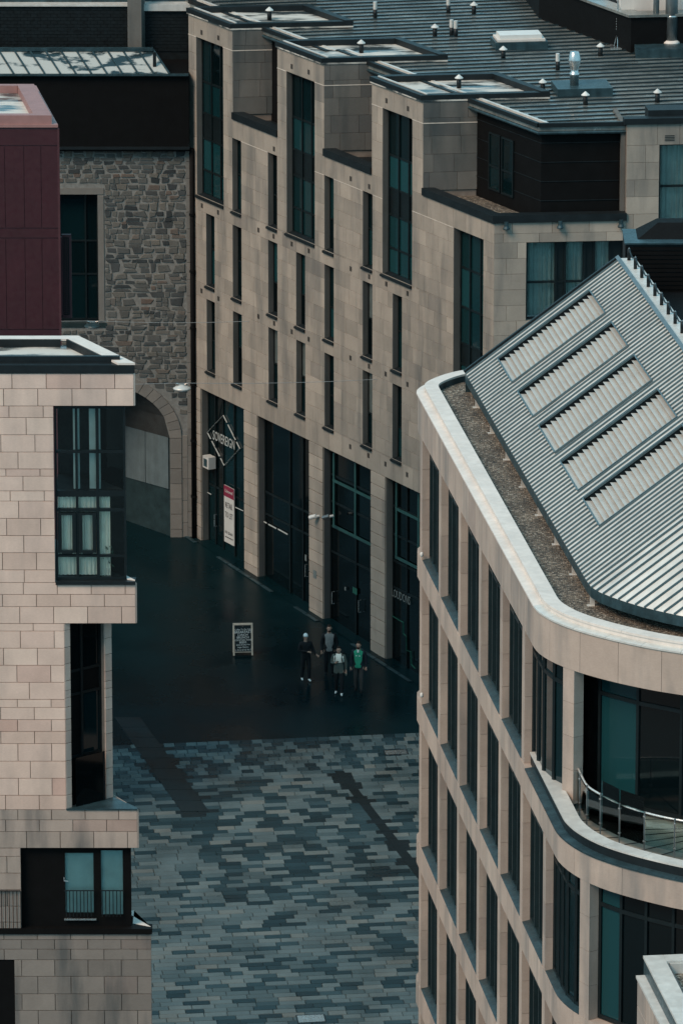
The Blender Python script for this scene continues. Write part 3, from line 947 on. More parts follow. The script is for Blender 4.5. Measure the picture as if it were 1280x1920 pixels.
# plant enclosure, flues and mast at the back of the roof
q1, q2, q3 = on_z(1010, 34, RZ), on_z(1182, 98, RZ), on_z(1420, 92, RZ)
MB().prism([tuple(q1[:2]), tuple(q2[:2]), tuple(q3[:2]), (q3.x, q3.y + 9), (q1.x - 1, q1.y + 9)], RZ - 0.01, RZ + 1.25).build('plant_enclosure', M['black_clad'], hotel)
c_ = [tuple((q + Vector((-0.08, -0.10, 0)))[:2]) for q in (q1, q2, q3)]
MB().prism(c_ + [tuple((q + Vector((0.25, 0.7, 0)))[:2]) for q in (q3, q2, q1)], RZ + 1.252, RZ + 1.34).build('enclosure_coping', M['roof_h'], hotel)
MB().prism([tuple((q2 + Vector((-0.3, 0.9, 0)))[:2]), tuple((q3 + Vector((0, 0.9, 0)))[:2]), (q3.x, q3.y + 8), (q1.x + 2.2, q1.y + 8)], RZ + 1.252, RZ + 2.6).build('plant_housing', M['coping'], hotel)
for u, v, r in ((1229, 79, 0.105), (1258, 79, 0.215)):
    p = on_z(u, v, RZ + 0.3)
    F = Fr(p.x, p.y, 0, RZ)
    o = MB().lathe([(r, 0.3), (r, 3.4)], n=16).build('flue', M['steel_d'], hotel, F, True)
    MB().lathe([(r * 1.45, 0.28), (r * 1.35, 0.34), (r * 1.02, 0.40)], n=16).build('flue_collar', M['coping'], o, F, True)
    MB().lathe([(r * 1.04, 1.2), (r * 1.06, 1.24), (r * 1.04, 1.28)], n=16).build('flue_band', M['steel'], o, F, True)
p1, p2 = on_z(1205, 98, RZ), on_z(1420, 94, RZ)
MB().prism([(p1.x - .3, p1.y - 1.0), (p2.x, p2.y - 1.0), (p2.x, p2.y + 0.0), (p1.x - .3, p1.y)], RZ, RZ + 0.3).build('flue_plinth', M['teal_metal'], hotel)
p = on_z(1157, 88, RZ)
F = Fr(p.x, p.y, 0, RZ)
ms = MB().box(-0.25, 0.75, -0.35, 0.35, 0, 0.05).tube([(0, 0, 0.05), (0, 0, 2.6)], 0.03, 6)
for a in range(3):
    an = 0.5 + a * 2.1
    ms.tube([(0.13 * math.cos(an), 0.13 * math.sin(an), 0.05), (0, 0, 0.55)], 0.015, 5)
for k in range(5): ms.tube([(0.03, 0, 0.6 + k * .09), (-0.04, 0.03, 0.66 + k * .09)], 0.03, 5)
ms.build('lightning_mast', M['steel'], hotel, F)

# shopfronts
def shop(a, b, cols, rows, fm, door=None, pm=None, z0=None):
    z0 = z0 if z0 is not None else gz(FH.w(b, 0, 0).y) - 0.05
    return window(hotel, FH, a, b, z0, 6.24, 0.28, cols, rows, 0.07, fm=fm, pm=pm or M['glass_b'], name='shopfront')
h0 = [0.62, 0.2, -0.03, -0.3]
s1_ = shop(*SHOPS[0], (0.18, 0.36, 0.62), (0.40,), M['frame'], pm=M['glass'])
s2_ = shop(*SHOPS[1], (0.5, 0.75), (0.42, 0.55), M['frame'])
s3_ = shop(*SHOPS[2], (0.55, 0.85), (0.42, 0.56, 0.70, 0.85), M['frame'])
s4_ = shop(*SHOPS[3], (0.30, 0.58), (0.42, 0.56, 0.70, 0.85), M['frame'])
shop(*SHOPS[4], (0.5,), (0.42, 0.7), M['frame'])
# pale green bars of the upper lights
for (a, b), par_, zs_ in ((SHOPS[2], s3_, (FH.Z(985, 660), FH.Z(925, 660))), (SHOPS[3], s4_, (FH.Z(1030, 750), FH.Z(965, 750)))):
    zb, zt = min(zs_), max(zs_)
    for f_ in (0.10, 0.55, 0.95):
        x = a + (b - a) * f_
        MB().box(x - .05, x + .05, 0.23, 0.262, zb - 0.5, 6.1).build('glazing_bar', M['frame_t'], par_, FH)
    for z_ in (zb - 0.5, zt):
        MB().box(a + (b - a) * 0.08, b - 0.08, 0.232, 0.26, z_ - .05, z_ + .05).build('glazing_bar', M['frame_t'], par_, FH)
def hline(par_, p, q, d, w_, mat):
    a, b = FH.px(*p, d), FH.px(*q, d)
    MB().bar((a[0], d, a[1]), (b[0], d, b[1]), 0.01, w_, (0, 0, 1)).build('white_strip', mat, par_, FH)
for pr in (((485, 973), (500, 981)), ((503, 983), (518, 991)), ((521, 992), (539, 1002))): hline(s2_, *pr, 0.25, 0.045, M['letter'])
for pr in (((379, 918), (396, 927)), ((441, 951), (456, 958))): hline(s1_, *pr, 0.25, 0.03, M['letter'])
for u, v, par_ in ((403, 976, s1_), (573, 1070, s2_), (623, 1121, s3_), (673, 1137, s3_)):
    s, z = FH.px(u, v, 0.2)
    MB().tube([(s, 0.27, z + 0.22), (s, 0.18, z + 0.22), (s, 0.18, z - 0.22), (s, 0.27, z - 0.22)], 0.016, 6).build('door_handle', M['steel'], par_, FH)
for u, v, a, b in ((573, 1046, 0.06, 0.11), (590, 1077, 0.12, 0.14), (614, 1128, 0.05, 0.12), (647, 1104, 0.04, 0.06), (665, 1108, 0.16, 0.11)):
    d = -0.02 if u == 590 else 0.25
    s, z = FH.px(u, v, d)
    MB().box(s - a, s + a, d - .005, d + .01, z - b, z + b).build('notice', M['letter_d'] if u != 665 else M['green'], hotel, FH)
# lettering and diamond on the first shopfront
cs, cz = FH.px(420, 826, 0.27)
D_ = [(389, 818), (419, 779), (449, 841), (420, 873)]
dm = MB()
ps = [FH.px(u, v, 0.262) for u, v in ((388.7, 810.5), (418.5, 778.5), (449.5, 841), (420.5, 873))]
for k in range(4):
    a, b = Vector((ps[k][0], 0.262, ps[k][1])), Vector((ps[(k+1) % 4][0], 0.262, ps[(k+1) % 4][1]))
    for f0, f1 in ((0.0, 0.22), (0.28, 0.74), (0.8, 1.0)):
        dm.bar(a + (b - a) * f0, a + (b - a) * f1, 0.006, 0.045, (0, 1, 0))
dm.build('diamond_outline', M['letter'], s1_, FH)
text('SOVEREIGN', 0.50, M['letter'], s1_, FH, cs - 0.01, 0.262, cz, 0.66)
cs, cz = FH.px(751, 1119, 0.27)
text('LOUDONS', 0.42, M['letter_d'], s4_, FH, cs + .03, 0.262, cz, 0.66)
zz = [(732, 1153), (748, 1163), (756, 1167), (756, 1188), (762, 1194), (762, 1220), (770, 1222), (771, 1246), (778, 1254)]
zp = [FH.px(u, v, 0.26) for u, v in zz]
gl = MB()
for a, b in zip(zp, zp[1:]): gl.bar((a[0], 0.26, a[1]), (b[0], 0.26, b[1]), 0.008, 0.05, (0, 1, 0))
gl.build('green_stair_line', M['green'], s4_, FH)
# wall unit, cameras, thresholds
s, z = FH.px(385.5, 867, -0.05)
o = MB().box(s - .23, s + .23, -0.05, 0.24, z - .22, z + .22).build('air_unit', M['paper'], hotel, FH)
MB().box(s - .14, s + .11, -0.065, -0.051, z - .15, z + .13).build('grille', M['teal_metal'], o, FH)
for u, v in ((591, 968), (616, 968)):
    s, z = FH.px(u, v, -0.1)
    o = MB().tube([(s + .1, 0.02, z + .02), (s + .1, -0.12, z + .02)], 0.05, 8).build('security_camera', M['white'], hotel, FH)
    MB().tube([(s + .1, -0.12, z + .04), (s - .12, -0.26, z - .06)], 0.075, 10).build('camera_body', M['white'] if u < 600 else M['steel_d'], o, FH)
kb = MB()
for k in range(26):
    a = -10 + k * 0.85
    if random.random() < 0.35: continue
    y0, y1 = FH.w(a, -.3, 0).y, FH.w(a + .8, -.3, 0).y
    kb.v += [(a, -0.36, gz(y0)), (a + .8, -0.36, gz(y1)), (a + .8, -0.22, gz(y1)), (a, -0.22, gz(y0)),
             (a, -0.36, gz(y0) + .02), (a + .8, -0.36, gz(y1) + .02), (a + .8, -0.22, gz(y1) + .02), (a, -0.22, gz(y0) + .02)]
    i = len(kb.v) - 8
    for q in ((4,5,6,7),(0,1,5,4),(1,2,6,5),(2,3,7,6),(3,0,4,7)): kb.f.append(tuple(i + t for t in q)); kb.m.append(0)
struct(kb.build('drainage_kerb', M['teal_metal'], None, FH))
ap = MB()
for k in range(22):
    a = -10 + k
    y0, y1 = FH.w(a, 0, 0).y, FH.w(a + 1, 0, 0).y
    ap.quad((a, -0.2, gz(y0) + .004), (a + 1, -0.2, gz(y1) + .004), (a + 1, 0.5, gz(y1) + .004), (a, 0.5, gz(y0) + .004))
struct(ap.build('threshold', M['asphalt'], None, FH))
ST.flush()
# letting board fixed inside the first shopfront
Ft = FH
a, zt = FH.px(420, 911, 0.2); b, _ = FH.px(438.5, 915, 0.2); zb = FH.px(429, 1019, 0.2)[1]
zt = FH.px(429, 913, 0.2)[1]
board = tag(MB().box(a, b, 0.195, 0.225, zb, zt).build('letting_board', M['paper'], None, FH), 'tall white to-let board with maroon header on the glazed shopfront beside the archway', 'sign')
mid = (a + b) / 2; hh = zt - zb; ww_ = b - a
MB().box(a, b, 0.188, 0.194, zt - hh * 0.19, zt).build('header', M['maroon'], board, FH)
text('Culverwell', 0.17, M['paper'], board, FH, mid, 0.184, zt - hh * 0.09, 0.85)
text('RETAIL', 0.30, M['ink'], board, FH, mid, 0.190, zt - hh * 0.34, 0.62)
text('TO LET', 0.30, M['ink'], board, FH, mid, 0.190, zt - hh * 0.51, 0.62)
text('0131 226 6611', 0.145, M['ink'], board, FH, mid, 0.190, zt - hh * 0.82, 0.72)
text('www.culverwell.co.uk', 0.085, M['ink'], board, FH, mid, 0.190, zt - hh * 0.90, 0.8)

# ================================================================== rubble building with the archway
WY = 233.65
FW = Fr(-5.30, WY, 0)
arch_b = thing('arch_building', 'grey rubble-stone building with an archway, a tall window and a black upper storey', 'building', FW.M)
RB = Stones(arch_b)
def wx(u): return FW.S(u, 600)
AX, AW, ASP, AR = -8.7 + 5.30, 2.48, 4.3, 2.0               # arch centre (frame s), half width, spring, rise
win = (wx(90), wx(185), FW.Z(605), FW.Z(364))
ztop = FW.Z(281)
def arch_z(s, ext=0.0):
    k = 1 - ((s - AX) / (AW + ext)) ** 2
    return ASP + (AR + ext) * math.sqrt(k) if k > 0 else -9
# backing wall: cells above the arch
N = 24
bw = MB()
L_, R_ = -9.0, 0.0
sc = [AX - AW + 2 * AW * k / N for k in range(N + 1)]
def face(a, b, c, d): bw.quad((a, 0.012, c), (b, 0.012, c), (b, 0.012, d), (a, 0.012, d))
for a, b in zip(sc, sc[1:]):
    za, zb = max(arch_z(a), ASP), max(arch_z(b), ASP)
    for x0, x1 in ((a, b),):
        lo, hi = 7.4, ztop
        bw.quad((a, 0.012, za), (b, 0.012, zb), (b, 0.012, 7.4), (a, 0.012, 7.4))
        # soffit of the passage, running back to the left
        dx, dy = -math.sin(R(44)) * 9, math.cos(R(44)) * 9
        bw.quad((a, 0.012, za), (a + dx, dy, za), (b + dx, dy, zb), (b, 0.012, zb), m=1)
face(AX + AW, R_, -0.5, 7.4)
face(L_, AX - AW, -0.5, 7.4)
for (a, b) in minus(L_, R_, [(win[0], win[1])]): face(a, b, 7.4, ztop)
face(win[0], win[1], 7.4, win[2]); face(win[0], win[1], win[3], ztop)
for a in (win[0], win[1]): bw.quad((a, 0.012, win[2]), (a, 0.5, win[2]), (a, 0.5, win[3]), (a, 0.06, win[3]))
bw.quad((win[0], 0.06, win[3]), (win[1], 0.06, win[3]), (win[1], 0.5, win[3]), (win[0], 0.5, win[3]))
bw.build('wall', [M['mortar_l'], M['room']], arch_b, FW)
# passage side wall with grey panels over a painted dado
FT = Fr(-5.30 + AX + AW, WY + 0.07, 180 - 46)                   # X runs back into the passage
def tz(u, v):
    return FT.px(u, v)
pw = MB().box(0, 9, -0.02, -0.01, -0.3, 6.8)
pw.build('passage_wall', M['dado'], arch_b, FT)
pz0, pz1 = FT.Z(915, 312), FT.Z(817, 312)
for k in range(4):
    MB().box(0.06 + k * 1.25, 0.05 + (k + 1) * 1.25 - .02, 0.0, 0.03, pz0, pz1).build('render_panel', M['panel'], arch_b, FT)
MB().box(0.06, 5.0, 0.0, 0.025, pz1 + 0.03, pz1 + 1.3).build('render_panel', M['dado'], arch_b, FT)
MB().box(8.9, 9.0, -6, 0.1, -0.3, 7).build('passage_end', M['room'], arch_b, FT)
# window surround, sill, glazing
lz = FW.Z(352)
for nm, bxs in (('lintel', (win[0] - .1, win[1] + 0.24, win[3], lz)), ('jamb_stone', (win[1], win[1] + 0.22, win[2], win[3])), ('sill_stone', (win[0] - .1, win[1] + 0.3, win[2] - 0.17, win[2]))):
    RB.add(FW, bxs[0], bxs[1], bxs[2], bxs[3], M['dressed'] if nm != 'sill_stone' else M['dado'], -0.02, 0.3, 0.002)
window(arch_b, FW, win[0], win[1], win[2] + .02, win[3], 0.4, (0.75,), (0.36, 0.62), 0.06, pm=M['glass'])
# rubble: uneven courses of uneven stones
rr = random.Random(5)
keep = [(win[0] - .1, win[1] + 0.24, win[2] - 0.19, lz)]
qx = wx(350)
def rub(a, b, c, d):
    RB.add(FW, a, b, c, d, M['rubble'], rr.uniform(-0.03, -0.004), 0.12, rr.uniform(-0.022, -0.004), 28, 0.25)
z = ztop
while z > 2.6:
    hgt = rr.choice((0.12, 0.15, 0.18, 0.22, 0.28, 0.36)) * rr.uniform(0.9, 1.1)
    x = qx
    while x > -8.6 + 3.9:
        l = rr.choice((0.2, 0.28, 0.38, 0.5, 0.62)) * rr.uniform(0.8, 1.2)
        a, b, c, d = x - l, x, z - hgt, z
        mid_ = (a + b) / 2
        ok = not any(a < k[1] and b > k[0] and c < k[3] and d > k[2] for k in keep)
        if not ok and b > keep[0][1] > a and c < keep[0][3] and d > keep[0][2]:
            a = keep[0][1]; ok = b - a > 0.1
        ar = max(arch_z(a, 0.45), arch_z(b, 0.45), arch_z(mid_, 0.45))
        if c < ar:
            if d > ar + 0.12: c = ar
            else: ok = False
        if ok and c < 4.6 and a < AX + AW + 0.62: a = AX + AW + 0.62; ok = b - a > 0.1
        if c < FW.Z(822): ok = False
        if ok:
            if hgt > 0.24 and rr.random() < 0.6:
                m_ = c + (d - c) * rr.uniform(0.35, 0.65)
                rub(a, b, c, m_); rub(a, b, m_, d)
            else: rub(a, b, c, d)
        x -= l
    z -= hgt
# quoin strip, arch ring and pier below
z = 0.3
while z < ztop - .3:
    RB.add(FW, qx + .005, wx(358), z, z + 0.62, M['dressed'], -0.03, 0.1, 0.004)
    z += 0.62
nv = 11
ring = []
for k in range(nv):
    a0 = (math.pi / 2) * k / nv; a1 = (math.pi / 2) * (k + 1) / nv
    v_ = MB()
    def pt(an, e): return (AX + (AW + e) * math.cos(an), ASP + (AR + e) * math.sin(an))
    q = [pt(a0 + .004, 0.0), pt(a0 + .004, 0.43), pt(a1 - .004, 0.43), pt(a1 - .004, 0.0)]
    v_.v = [(x, -0.04, zz_) for x, zz_ in q] + [(x, 0.4, zz_) for x, zz_ in q]
    v_.f = [(0, 3, 2, 1), (4, 5, 6, 7), (0, 1, 5, 4), (1, 2, 6, 5), (2, 3, 7, 6), (3, 0, 4, 7)]
    v_.v = [v_.v[i] for i in range(8)]; v_.m = [0] * 6
    v_.build('voussoir', M['dressed'], arch_b, FW)
z = 0.3
for k in range(7):
    RB.add(FW, AX + AW, AX + AW + 0.43, z, z + 0.571, M['dressed'], -0.04, 0.4, 0.004)
    z += 0.571
z = 0.3
for k in range(5):
    RB.add(FW, AX + AW + 0.43, qx, z, z + 0.82, M['dressed'], -0.01, 0.1, 0.004)
    z += 0.82
RB.flush(key=lambda it: -abs((it[2] - it[1]) * (it[4] - it[3])))
# rainwater pipe in the corner
dpx = wx(361.5)
dp = MB().tube([(dpx, -0.14, 0.5), (dpx, -0.14, ztop + .1)], 0.085, 8)
o = dp.build('downpipe', M['black_clad'], arch_b, FW, True)
for zz_ in (2.1, 4.2, 6.3, 8.4, 10.5, 12.6): MB().lathe([(0.11, 0), (0.11, 0.08)], (dpx, -0.14, zz_), 10).build('pipe_collar', M['black_clad'], o, FW)
# black upper storey with a metal roof
zt2 = FW.Z(140, 200, -0.3)
MB().box(-13, wx(357), -0.3, 2.5, ztop + 0.02, zt2).build('upper_storey', M['black_clad'], arch_b, FW)
MB().box(-13, wx(358), -0.36, -0.302, ztop + 0.10, ztop + 0.2).build('storey_rail', M['dark_metal'], arch_b, FW)
rs0, rs1 = -13.0, FW.S(318, 137, -.3)
runx, runy, rise = -0.62, 1.35, 0.62
ea = lambda s: Vector((s, -0.42, zt2 + 0.04))
up = Vector((runx, runy, rise))
MB().quad(ea(rs0), ea(rs1), ea(rs1) + up, ea(rs0) + up).quad(ea(rs0) - Vector((0, 0, .06)), ea(rs0), ea(rs0) + up, ea(rs0) + up - Vector((0, 0, .3))).build('metal_roof', M['tray_m'], arch_b, FW)
s = rs1
while s > -9:
    MB().bar(ea(s) + Vector((0, 0, .02)), ea(s) + up + Vector((0, 0, .02)), 0.05, 0.06).build('roof_roll', M['teal_metal'], arch_b, FW)
    s -= 0.555
MB().box(rs0, wx(357), -0.48, -0.36, zt2, zt2 + 0.07).build('gutter', M['teal_metal'], arch_b, FW)
rdg = ea(rs0) + up; rdg2 = ea(rs1) + up
MB().box(rs0, rdg2.x, rdg.y - .12, rdg.y + .1, rdg.z - .02, rdg.z + .09).build('ridge_flashing', M['teal_metal'], arch_b, FW)
p_ = FW.px(290, 118, 0.2)
MB().box(p_[0] - .06, p_[0] + .06, 0.0, 0.12, zt2 + .1, zt2 + 0.75).build('roof_stub', M['dark_metal'], arch_b, FW)

# ================================================================== slate-roofed building behind
FS = Fr(-5.3, 236.2, 0)
slate = thing('slate_building', 'dark slate building with a pilaster standing behind the metal roof, top left', 'building', FS.M)
zs1 = FS.Z(10, 100)
MB().box(-14, 4.4, 0.0, 3, 10, zs1).build('wall', M['slate'], slate, FS)
sl = MB()
k = 0
zz_ = FS.Z(95)
while zz_ < zs1 - .08:
    for j in range(56):
        a = -9 + j * 0.24 + (0.12 if k % 2 else 0)
        sl.box(a, a + 0.225, -0.03 - random.random() * .014, -0.002, zz_, zz_ + 0.115)
    zz_ += 0.125; k += 1
stuff(sl.build('slate', M['slate'], slate, FS))
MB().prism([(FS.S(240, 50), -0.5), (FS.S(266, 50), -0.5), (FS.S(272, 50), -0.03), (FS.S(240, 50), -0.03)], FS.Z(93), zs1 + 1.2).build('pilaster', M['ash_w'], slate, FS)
MB().box(-14, FS.S(240, 50), -0.12, 0.4, zs1, zs1 + 0.06).build('gutter', M['zinc'], slate, FS)
MB().box(FS.S(268, 30), 4.4, -0.15, 0.4, zs1 - 0.16, zs1 + 0.08).build('gutter', M['zinc'], slate, FS)
MB().box(-14, 4.4, 0.41, 3, zs1 + .001, zs1 + 2.4).build('upper_roof', M['teal_metal'], slate, FS)

# ================================================================== burgundy clad block
FB = Fr(on_z(115, 300, 14).x, 205.0, 0)
FB = Fr((115 - 640) / FPX * 212.5, 205.0, 0)
red = thing('burgundy_building', 'burgundy metal-clad block with a faded pink parapet and perforated side shutter', 'building', FB.M)
def bz(v): return FB.Z(v, 60)
r9 = math.tan(R(9))
zt_ = bz(238)
MB().prism([(-0.0, 0.03), (-7, 0.03), (-7, 6), (-6 * r9, 6)], -2, zt_ - 0.02).build('core', M['red_d'], red, FB)
colx = [FB.S(u, 400) for u in (112.5, 78, 46, 10, -24, -58)]
def panel(a, b, v0, v1, nm='cladding_panel'):
    MB().box(a + .008, b - .008, 0.0, 0.028, bz(v1) + .008, bz(v0) - .008).build(nm, M['red'], red, FB)
for b, a in zip(colx, colx[1:]):
    panel(a, b, 273, 427); panel(a, b, 447, 617)
panel(colx[-1], colx[0], 243, 272); panel(colx[-1], colx[0], 428.5, 445.5); panel(colx[-1], colx[0], 618, 760)
MB().box(colx[0] + .006, 0.0, -0.004, 0.028, bz(760), bz(240)).build('corner_trim', M['red_d'], red, FB)
MB().prism([(0.03, -0.03), (-7, -0.03), (-7, 6), (-6 * r9 + .03, 6)], zt_, zt_ + 0.09).build('parapet_ledge', M['pink'], red, FB)
k0 = FB.S(97, 230)
dep = 4.9
zk = zt_ + 0.09
kk = MB()
kk.prism([(k0, 0.06), (-7, 0.06), (-7, 0.36), (k0 - .3 * r9, 0.36)], zk + .001, zk + 0.28)
kk.prism([(k0 - .302 * r9, 0.362), (k0 - .55 - .302 * r9, 0.362), (k0 - .55 - dep * r9, dep), (k0 - dep * r9, dep)], zk + .001, zk + 0.28)
kk.prism([(k0 - .56 - (dep - .25) * r9, dep - .25), (-7, dep - .25), (-7, dep), (k0 - .56 - dep * r9, dep)], zk + .001, zk + 0.28)
kk.build('parapet_kerb', M['pink'], red, FB)
MB().prism([(k0 - .53 - .3 * r9, 0.362), (-7, 0.362), (-7, dep - .26), (k0 - .55 - (dep - .3) * r9, dep - .26)], zk + .001, zk + 0.03).build('roof_tray', M['tray'], red, FB)
sx0, sx1 = FB.S(116, 500, .5), FB.S(134, 500, .5)
zz0, zz1 = bz(603), bz(446)
sh = MB().box(sx0, sx1, 0.5, 0.62, zz0, zz0 + .09).box(sx0, sx1, 0.5, 0.62, zz1 - .09, zz1).box(sx1 - .07, sx1, 0.5, 0.62, zz0 + .09, zz1 - .09).box(sx0 - .3, sx0 + .03, 0.5, 0.62, zz0 + .09, zz1 - .09)
so_ = sh.build('shutter', M['red_d'], red, FB)
pf = MB()
for i in range(40):
    for j in range(3):
        pf.box(sx0 + .05 + j * .055, sx0 + .085 + j * .055, 0.545, 0.55, zz0 + .12 + i * .062, zz0 + .16 + i * .062)
MB().box(sx0 + .03, sx1 - .07, 0.552, 0.58, zz0 + .09, zz1 - .09).build('mesh_sheet', M['dark_metal'], so_, FB)
stuff(pf.build('perforation', M['red'], so_, FB))

# ================================================================== left sandstone block
FL = Fr((254 - 640) / FPX * (165 * CP + 45 * SP), 165.0, 0)
FL = Fr(F0.M.translation.x + Fr(0, 165, 0).S(254, 1130), 165.0, 0)
left = thing('apartment_building', 'pinkish ashlar apartment block with a glazed corner bay, at the left edge', 'building', FL.M)
LS = Stones(left)
LX = -6.2
def lz_(v): return FL.Z(v, 150)
def ls_(u): return FL.S(u, 1100)
def courses(vs, right, left_=LX, mat=M['ash_l'], d0=0.0, start=0, top_edges=None):
    for k, (va, vb) in enumerate(zip(vs, vs[1:])):
        off = ((k + start) % 2) * 0.44 + random.choice((0, 0, 0.12, -0.1))
        e = [right]
        x = right - 0.36 - off
        while x > left_ + .2:
            e.append(x); x -= 0.875
        e.append(left_)
        for b, a in zip(e, e[1:]): LS.add(FL, a, b, lz_(vb), lz_(va), mat, d0)
courses([700, 729, 761.3], 0.0)
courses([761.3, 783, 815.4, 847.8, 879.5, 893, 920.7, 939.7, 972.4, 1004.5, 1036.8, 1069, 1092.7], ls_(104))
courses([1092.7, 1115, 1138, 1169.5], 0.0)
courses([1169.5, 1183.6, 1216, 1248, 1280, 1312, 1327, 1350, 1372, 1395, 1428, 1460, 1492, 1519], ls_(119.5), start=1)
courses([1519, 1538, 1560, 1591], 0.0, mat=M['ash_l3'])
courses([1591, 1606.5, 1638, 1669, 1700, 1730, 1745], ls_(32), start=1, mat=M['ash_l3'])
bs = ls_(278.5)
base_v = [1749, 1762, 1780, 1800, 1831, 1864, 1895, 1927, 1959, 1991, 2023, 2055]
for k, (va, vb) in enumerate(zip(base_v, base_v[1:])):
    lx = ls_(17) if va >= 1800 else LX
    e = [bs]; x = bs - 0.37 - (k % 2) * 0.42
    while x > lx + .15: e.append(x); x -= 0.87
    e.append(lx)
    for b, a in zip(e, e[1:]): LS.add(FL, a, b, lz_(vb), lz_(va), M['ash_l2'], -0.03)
def side(s0, dpt): return (s0 - math.tan(R(AZB)) * dpt, dpt)
def body(right, v0, v1, d0=0.045, nm='wall', dd=7.0):
    MB().prism([(LX, d0), (right, d0), side(right, dd), (LX, dd)], lz_(v1), lz_(v0)).build(nm, M['mortar'], left, FL)
ct = lz_(684)
dB = FL.l(on_z(118, 633, ct)).y
body(-0.004, 699, 761, dd=dB - .02); body(ls_(104), 761.3, 1092.5); body(-0.004, 1092.7, 1169.3); body(ls_(119.5), 1169.5, 1518.8); body(-0.004, 1519, 1591)
body(ls_(32), 1591.2, 1744)
MB().prism([(LX, 0.02), (bs - .004, 0.02), side(bs, 7), (LX, 7)], gz(165) - 1.5, lz_(1749)).build('base_wall', M['mortar'], left, FL)
# stone-faced flank of the projecting bands (the side falls back along the lane)
for v0, v1 in ((699, 761), (1092.7, 1169.3), (1519, 1591)):
    c = FL.w(0, 0, 0)
    Fs = Fr(c.x, c.y, 90 + AZB)
    za, zb = lz_(v1), lz_(v0)
    for k in range(3): LS.add(Fs, k * 0.9, (k + 1) * 0.9, za, zb, M['ash_l'], -0.05, 0.05)
# roof: capping, pale coping, sunken wet tray
MB().prism([(LX, -0.03), (0.03, -0.03), side(0.03, 0.5), (LX, 0.5)], lz_(699), ct).build('roof_capping', M['dark_metal'], left, FL)
MB().box(LX, ls_(228), 0.30, 0.42, ct + .002, ct + 0.15).build('roof_upstand', M['dark_metal'], left, FL)
wB = 0.44
pR = lambda o_, dpt: (side(0.03, dpt)[0] - o_, dpt)
MB().prism([pR(0, -0.02), pR(wB, -.02), pR(wB, dB), pR(0, dB)], ct + .004, ct + 0.06).build('side_coping', M['coping'], left, FL)
MB().prism([pR(wB - .12, dB - .35), (LX, dB - .35), (LX, dB - .004), pR(wB - .12, dB - .004)], ct + .002, ct + 0.057).build('back_coping', M['coping'], left, FL)
MB().prism([pR(wB - .02, 0.43), (LX, 0.43), (LX, dB - .34), pR(wB - .02, dB - .34)], ct - 0.20, ct - 0.15).build('roof_tray', M['tray'], left, FL)
MB().prism([pR(wB, 0.43), pR(wB + .05, 0.43), pR(wB + .05, dB - .36), pR(wB, dB - .36)], ct - 0.149, ct + 0.05).build('tray_lining', M['dark_metal'], left, FL)
MB().box(LX, pR(wB, dB)[0], dB - .40, dB - .352, ct - 0.149, ct + 0.05).build('tray_lining', M['dark_metal'], left, FL)
MB().prism([(LX, 0.5), pR(.02, .5), pR(.02, dB - .02), (LX, dB - .02)], lz_(699), ct - 0.201).build('roof_slab', M['dark_metal'], left, FL)
# corner bay: two storeys of glass
bx0, bx1 = ls_(104.5), ls_(236)
zb0, zb1 = lz_(1090), lz_(761.5)
fd = 0.13
X = lambda u: FL.S(u, 950, fd)
Zf = lambda v: FL.Z(v, 150, fd)
bay = MB()
for a, b in ((103.5, 107), (142, 146.5), (180.5, 185.5), (232, 236)): bay.box(X(a), X(b), fd, fd + .12, zb0, zb1)
for a, b in ((761.5, 766), (845, 849.5), (920, 931), (954, 959), (1040.5, 1044.5), (1082, 1090)):
    for l, r in ((107, 142), (146.5, 180.5), (185.5, 232)):
        bay.box(X(l), X(r), fd + .004, fd + .11, Zf(b), Zf(a))
bo = bay.build('corner_bay', M['frame'], left, FL)
sy = math.tan(R(AZB))
def sash(l, r):
    m = MB()
    for a, b, c, d in ((l, l + 7, 961, 1036), (r - 7, r, 961, 1036), (l + 7, r - 7, 961, 965), (l + 7, r - 7, 1032, 1038)):
        m.box(X(a), X(b), fd - .04, fd + .06, Zf(d), Zf(c))
    m.build('casement', M['frame'], bo, FL)
sash(108, 142); sash(147, 180)
for l, r in ((107, 142), (146.5, 180.5), (185.5, 232)):
    for t, b in ((766, 845), (849.5, 920), (931, 954), (959, 1040.5), (1044.5, 1082)):
        MB().box(X(l), X(r), fd + .05, fd + .06, Zf(b), Zf(t)).build('pane', M['clear'], bo, FL)
# side glazing of the bay and what stands inside
sg = MB().quad((X(236), fd, zb0), side(X(236), 3.2 + fd) + (zb0,), side(X(236), 3.2 + fd) + (zb1,), (X(236), fd, zb1))
sg.build('side_pane', M['glass_b'], bo, FL)
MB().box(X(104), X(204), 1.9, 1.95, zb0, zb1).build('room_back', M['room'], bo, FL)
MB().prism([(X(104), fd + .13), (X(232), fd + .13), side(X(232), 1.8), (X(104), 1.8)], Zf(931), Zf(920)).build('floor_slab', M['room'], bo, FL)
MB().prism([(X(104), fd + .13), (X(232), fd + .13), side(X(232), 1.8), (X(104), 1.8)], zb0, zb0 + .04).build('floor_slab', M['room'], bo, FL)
for l, r, dd in ((138, 142.5, .14), (146, 150, .14), (168, 180, .16), (186, 189, .14)):
    MB().box(X(l), X(r), fd + dd, fd + dd + .05, Zf(919), Zf(768)).build('blind_strip', M['room_p'], bo, FL)
for l, r in ((108, 142), (147, 180.5)):
    curtain(bo, FL, X(l), X(r), Zf(1080), Zf(934), fd + .13, M['curtain'], 0.10, 0.02)
curtain(bo, FL, X(186), X(206), Zf(1082), Zf(934), fd + .15, M['curtain'], 0.07, 0.02)
MB().box(X(143), X(149), fd + .2, fd + .5, Zf(902), Zf(884)).build('speaker', M['black_clad'], bo, FL)
MB().box(X(171), X(189), fd + .2, fd + .6, Zf(919), Zf(897)).build('cabinet', M['black_clad'], bo, FL)
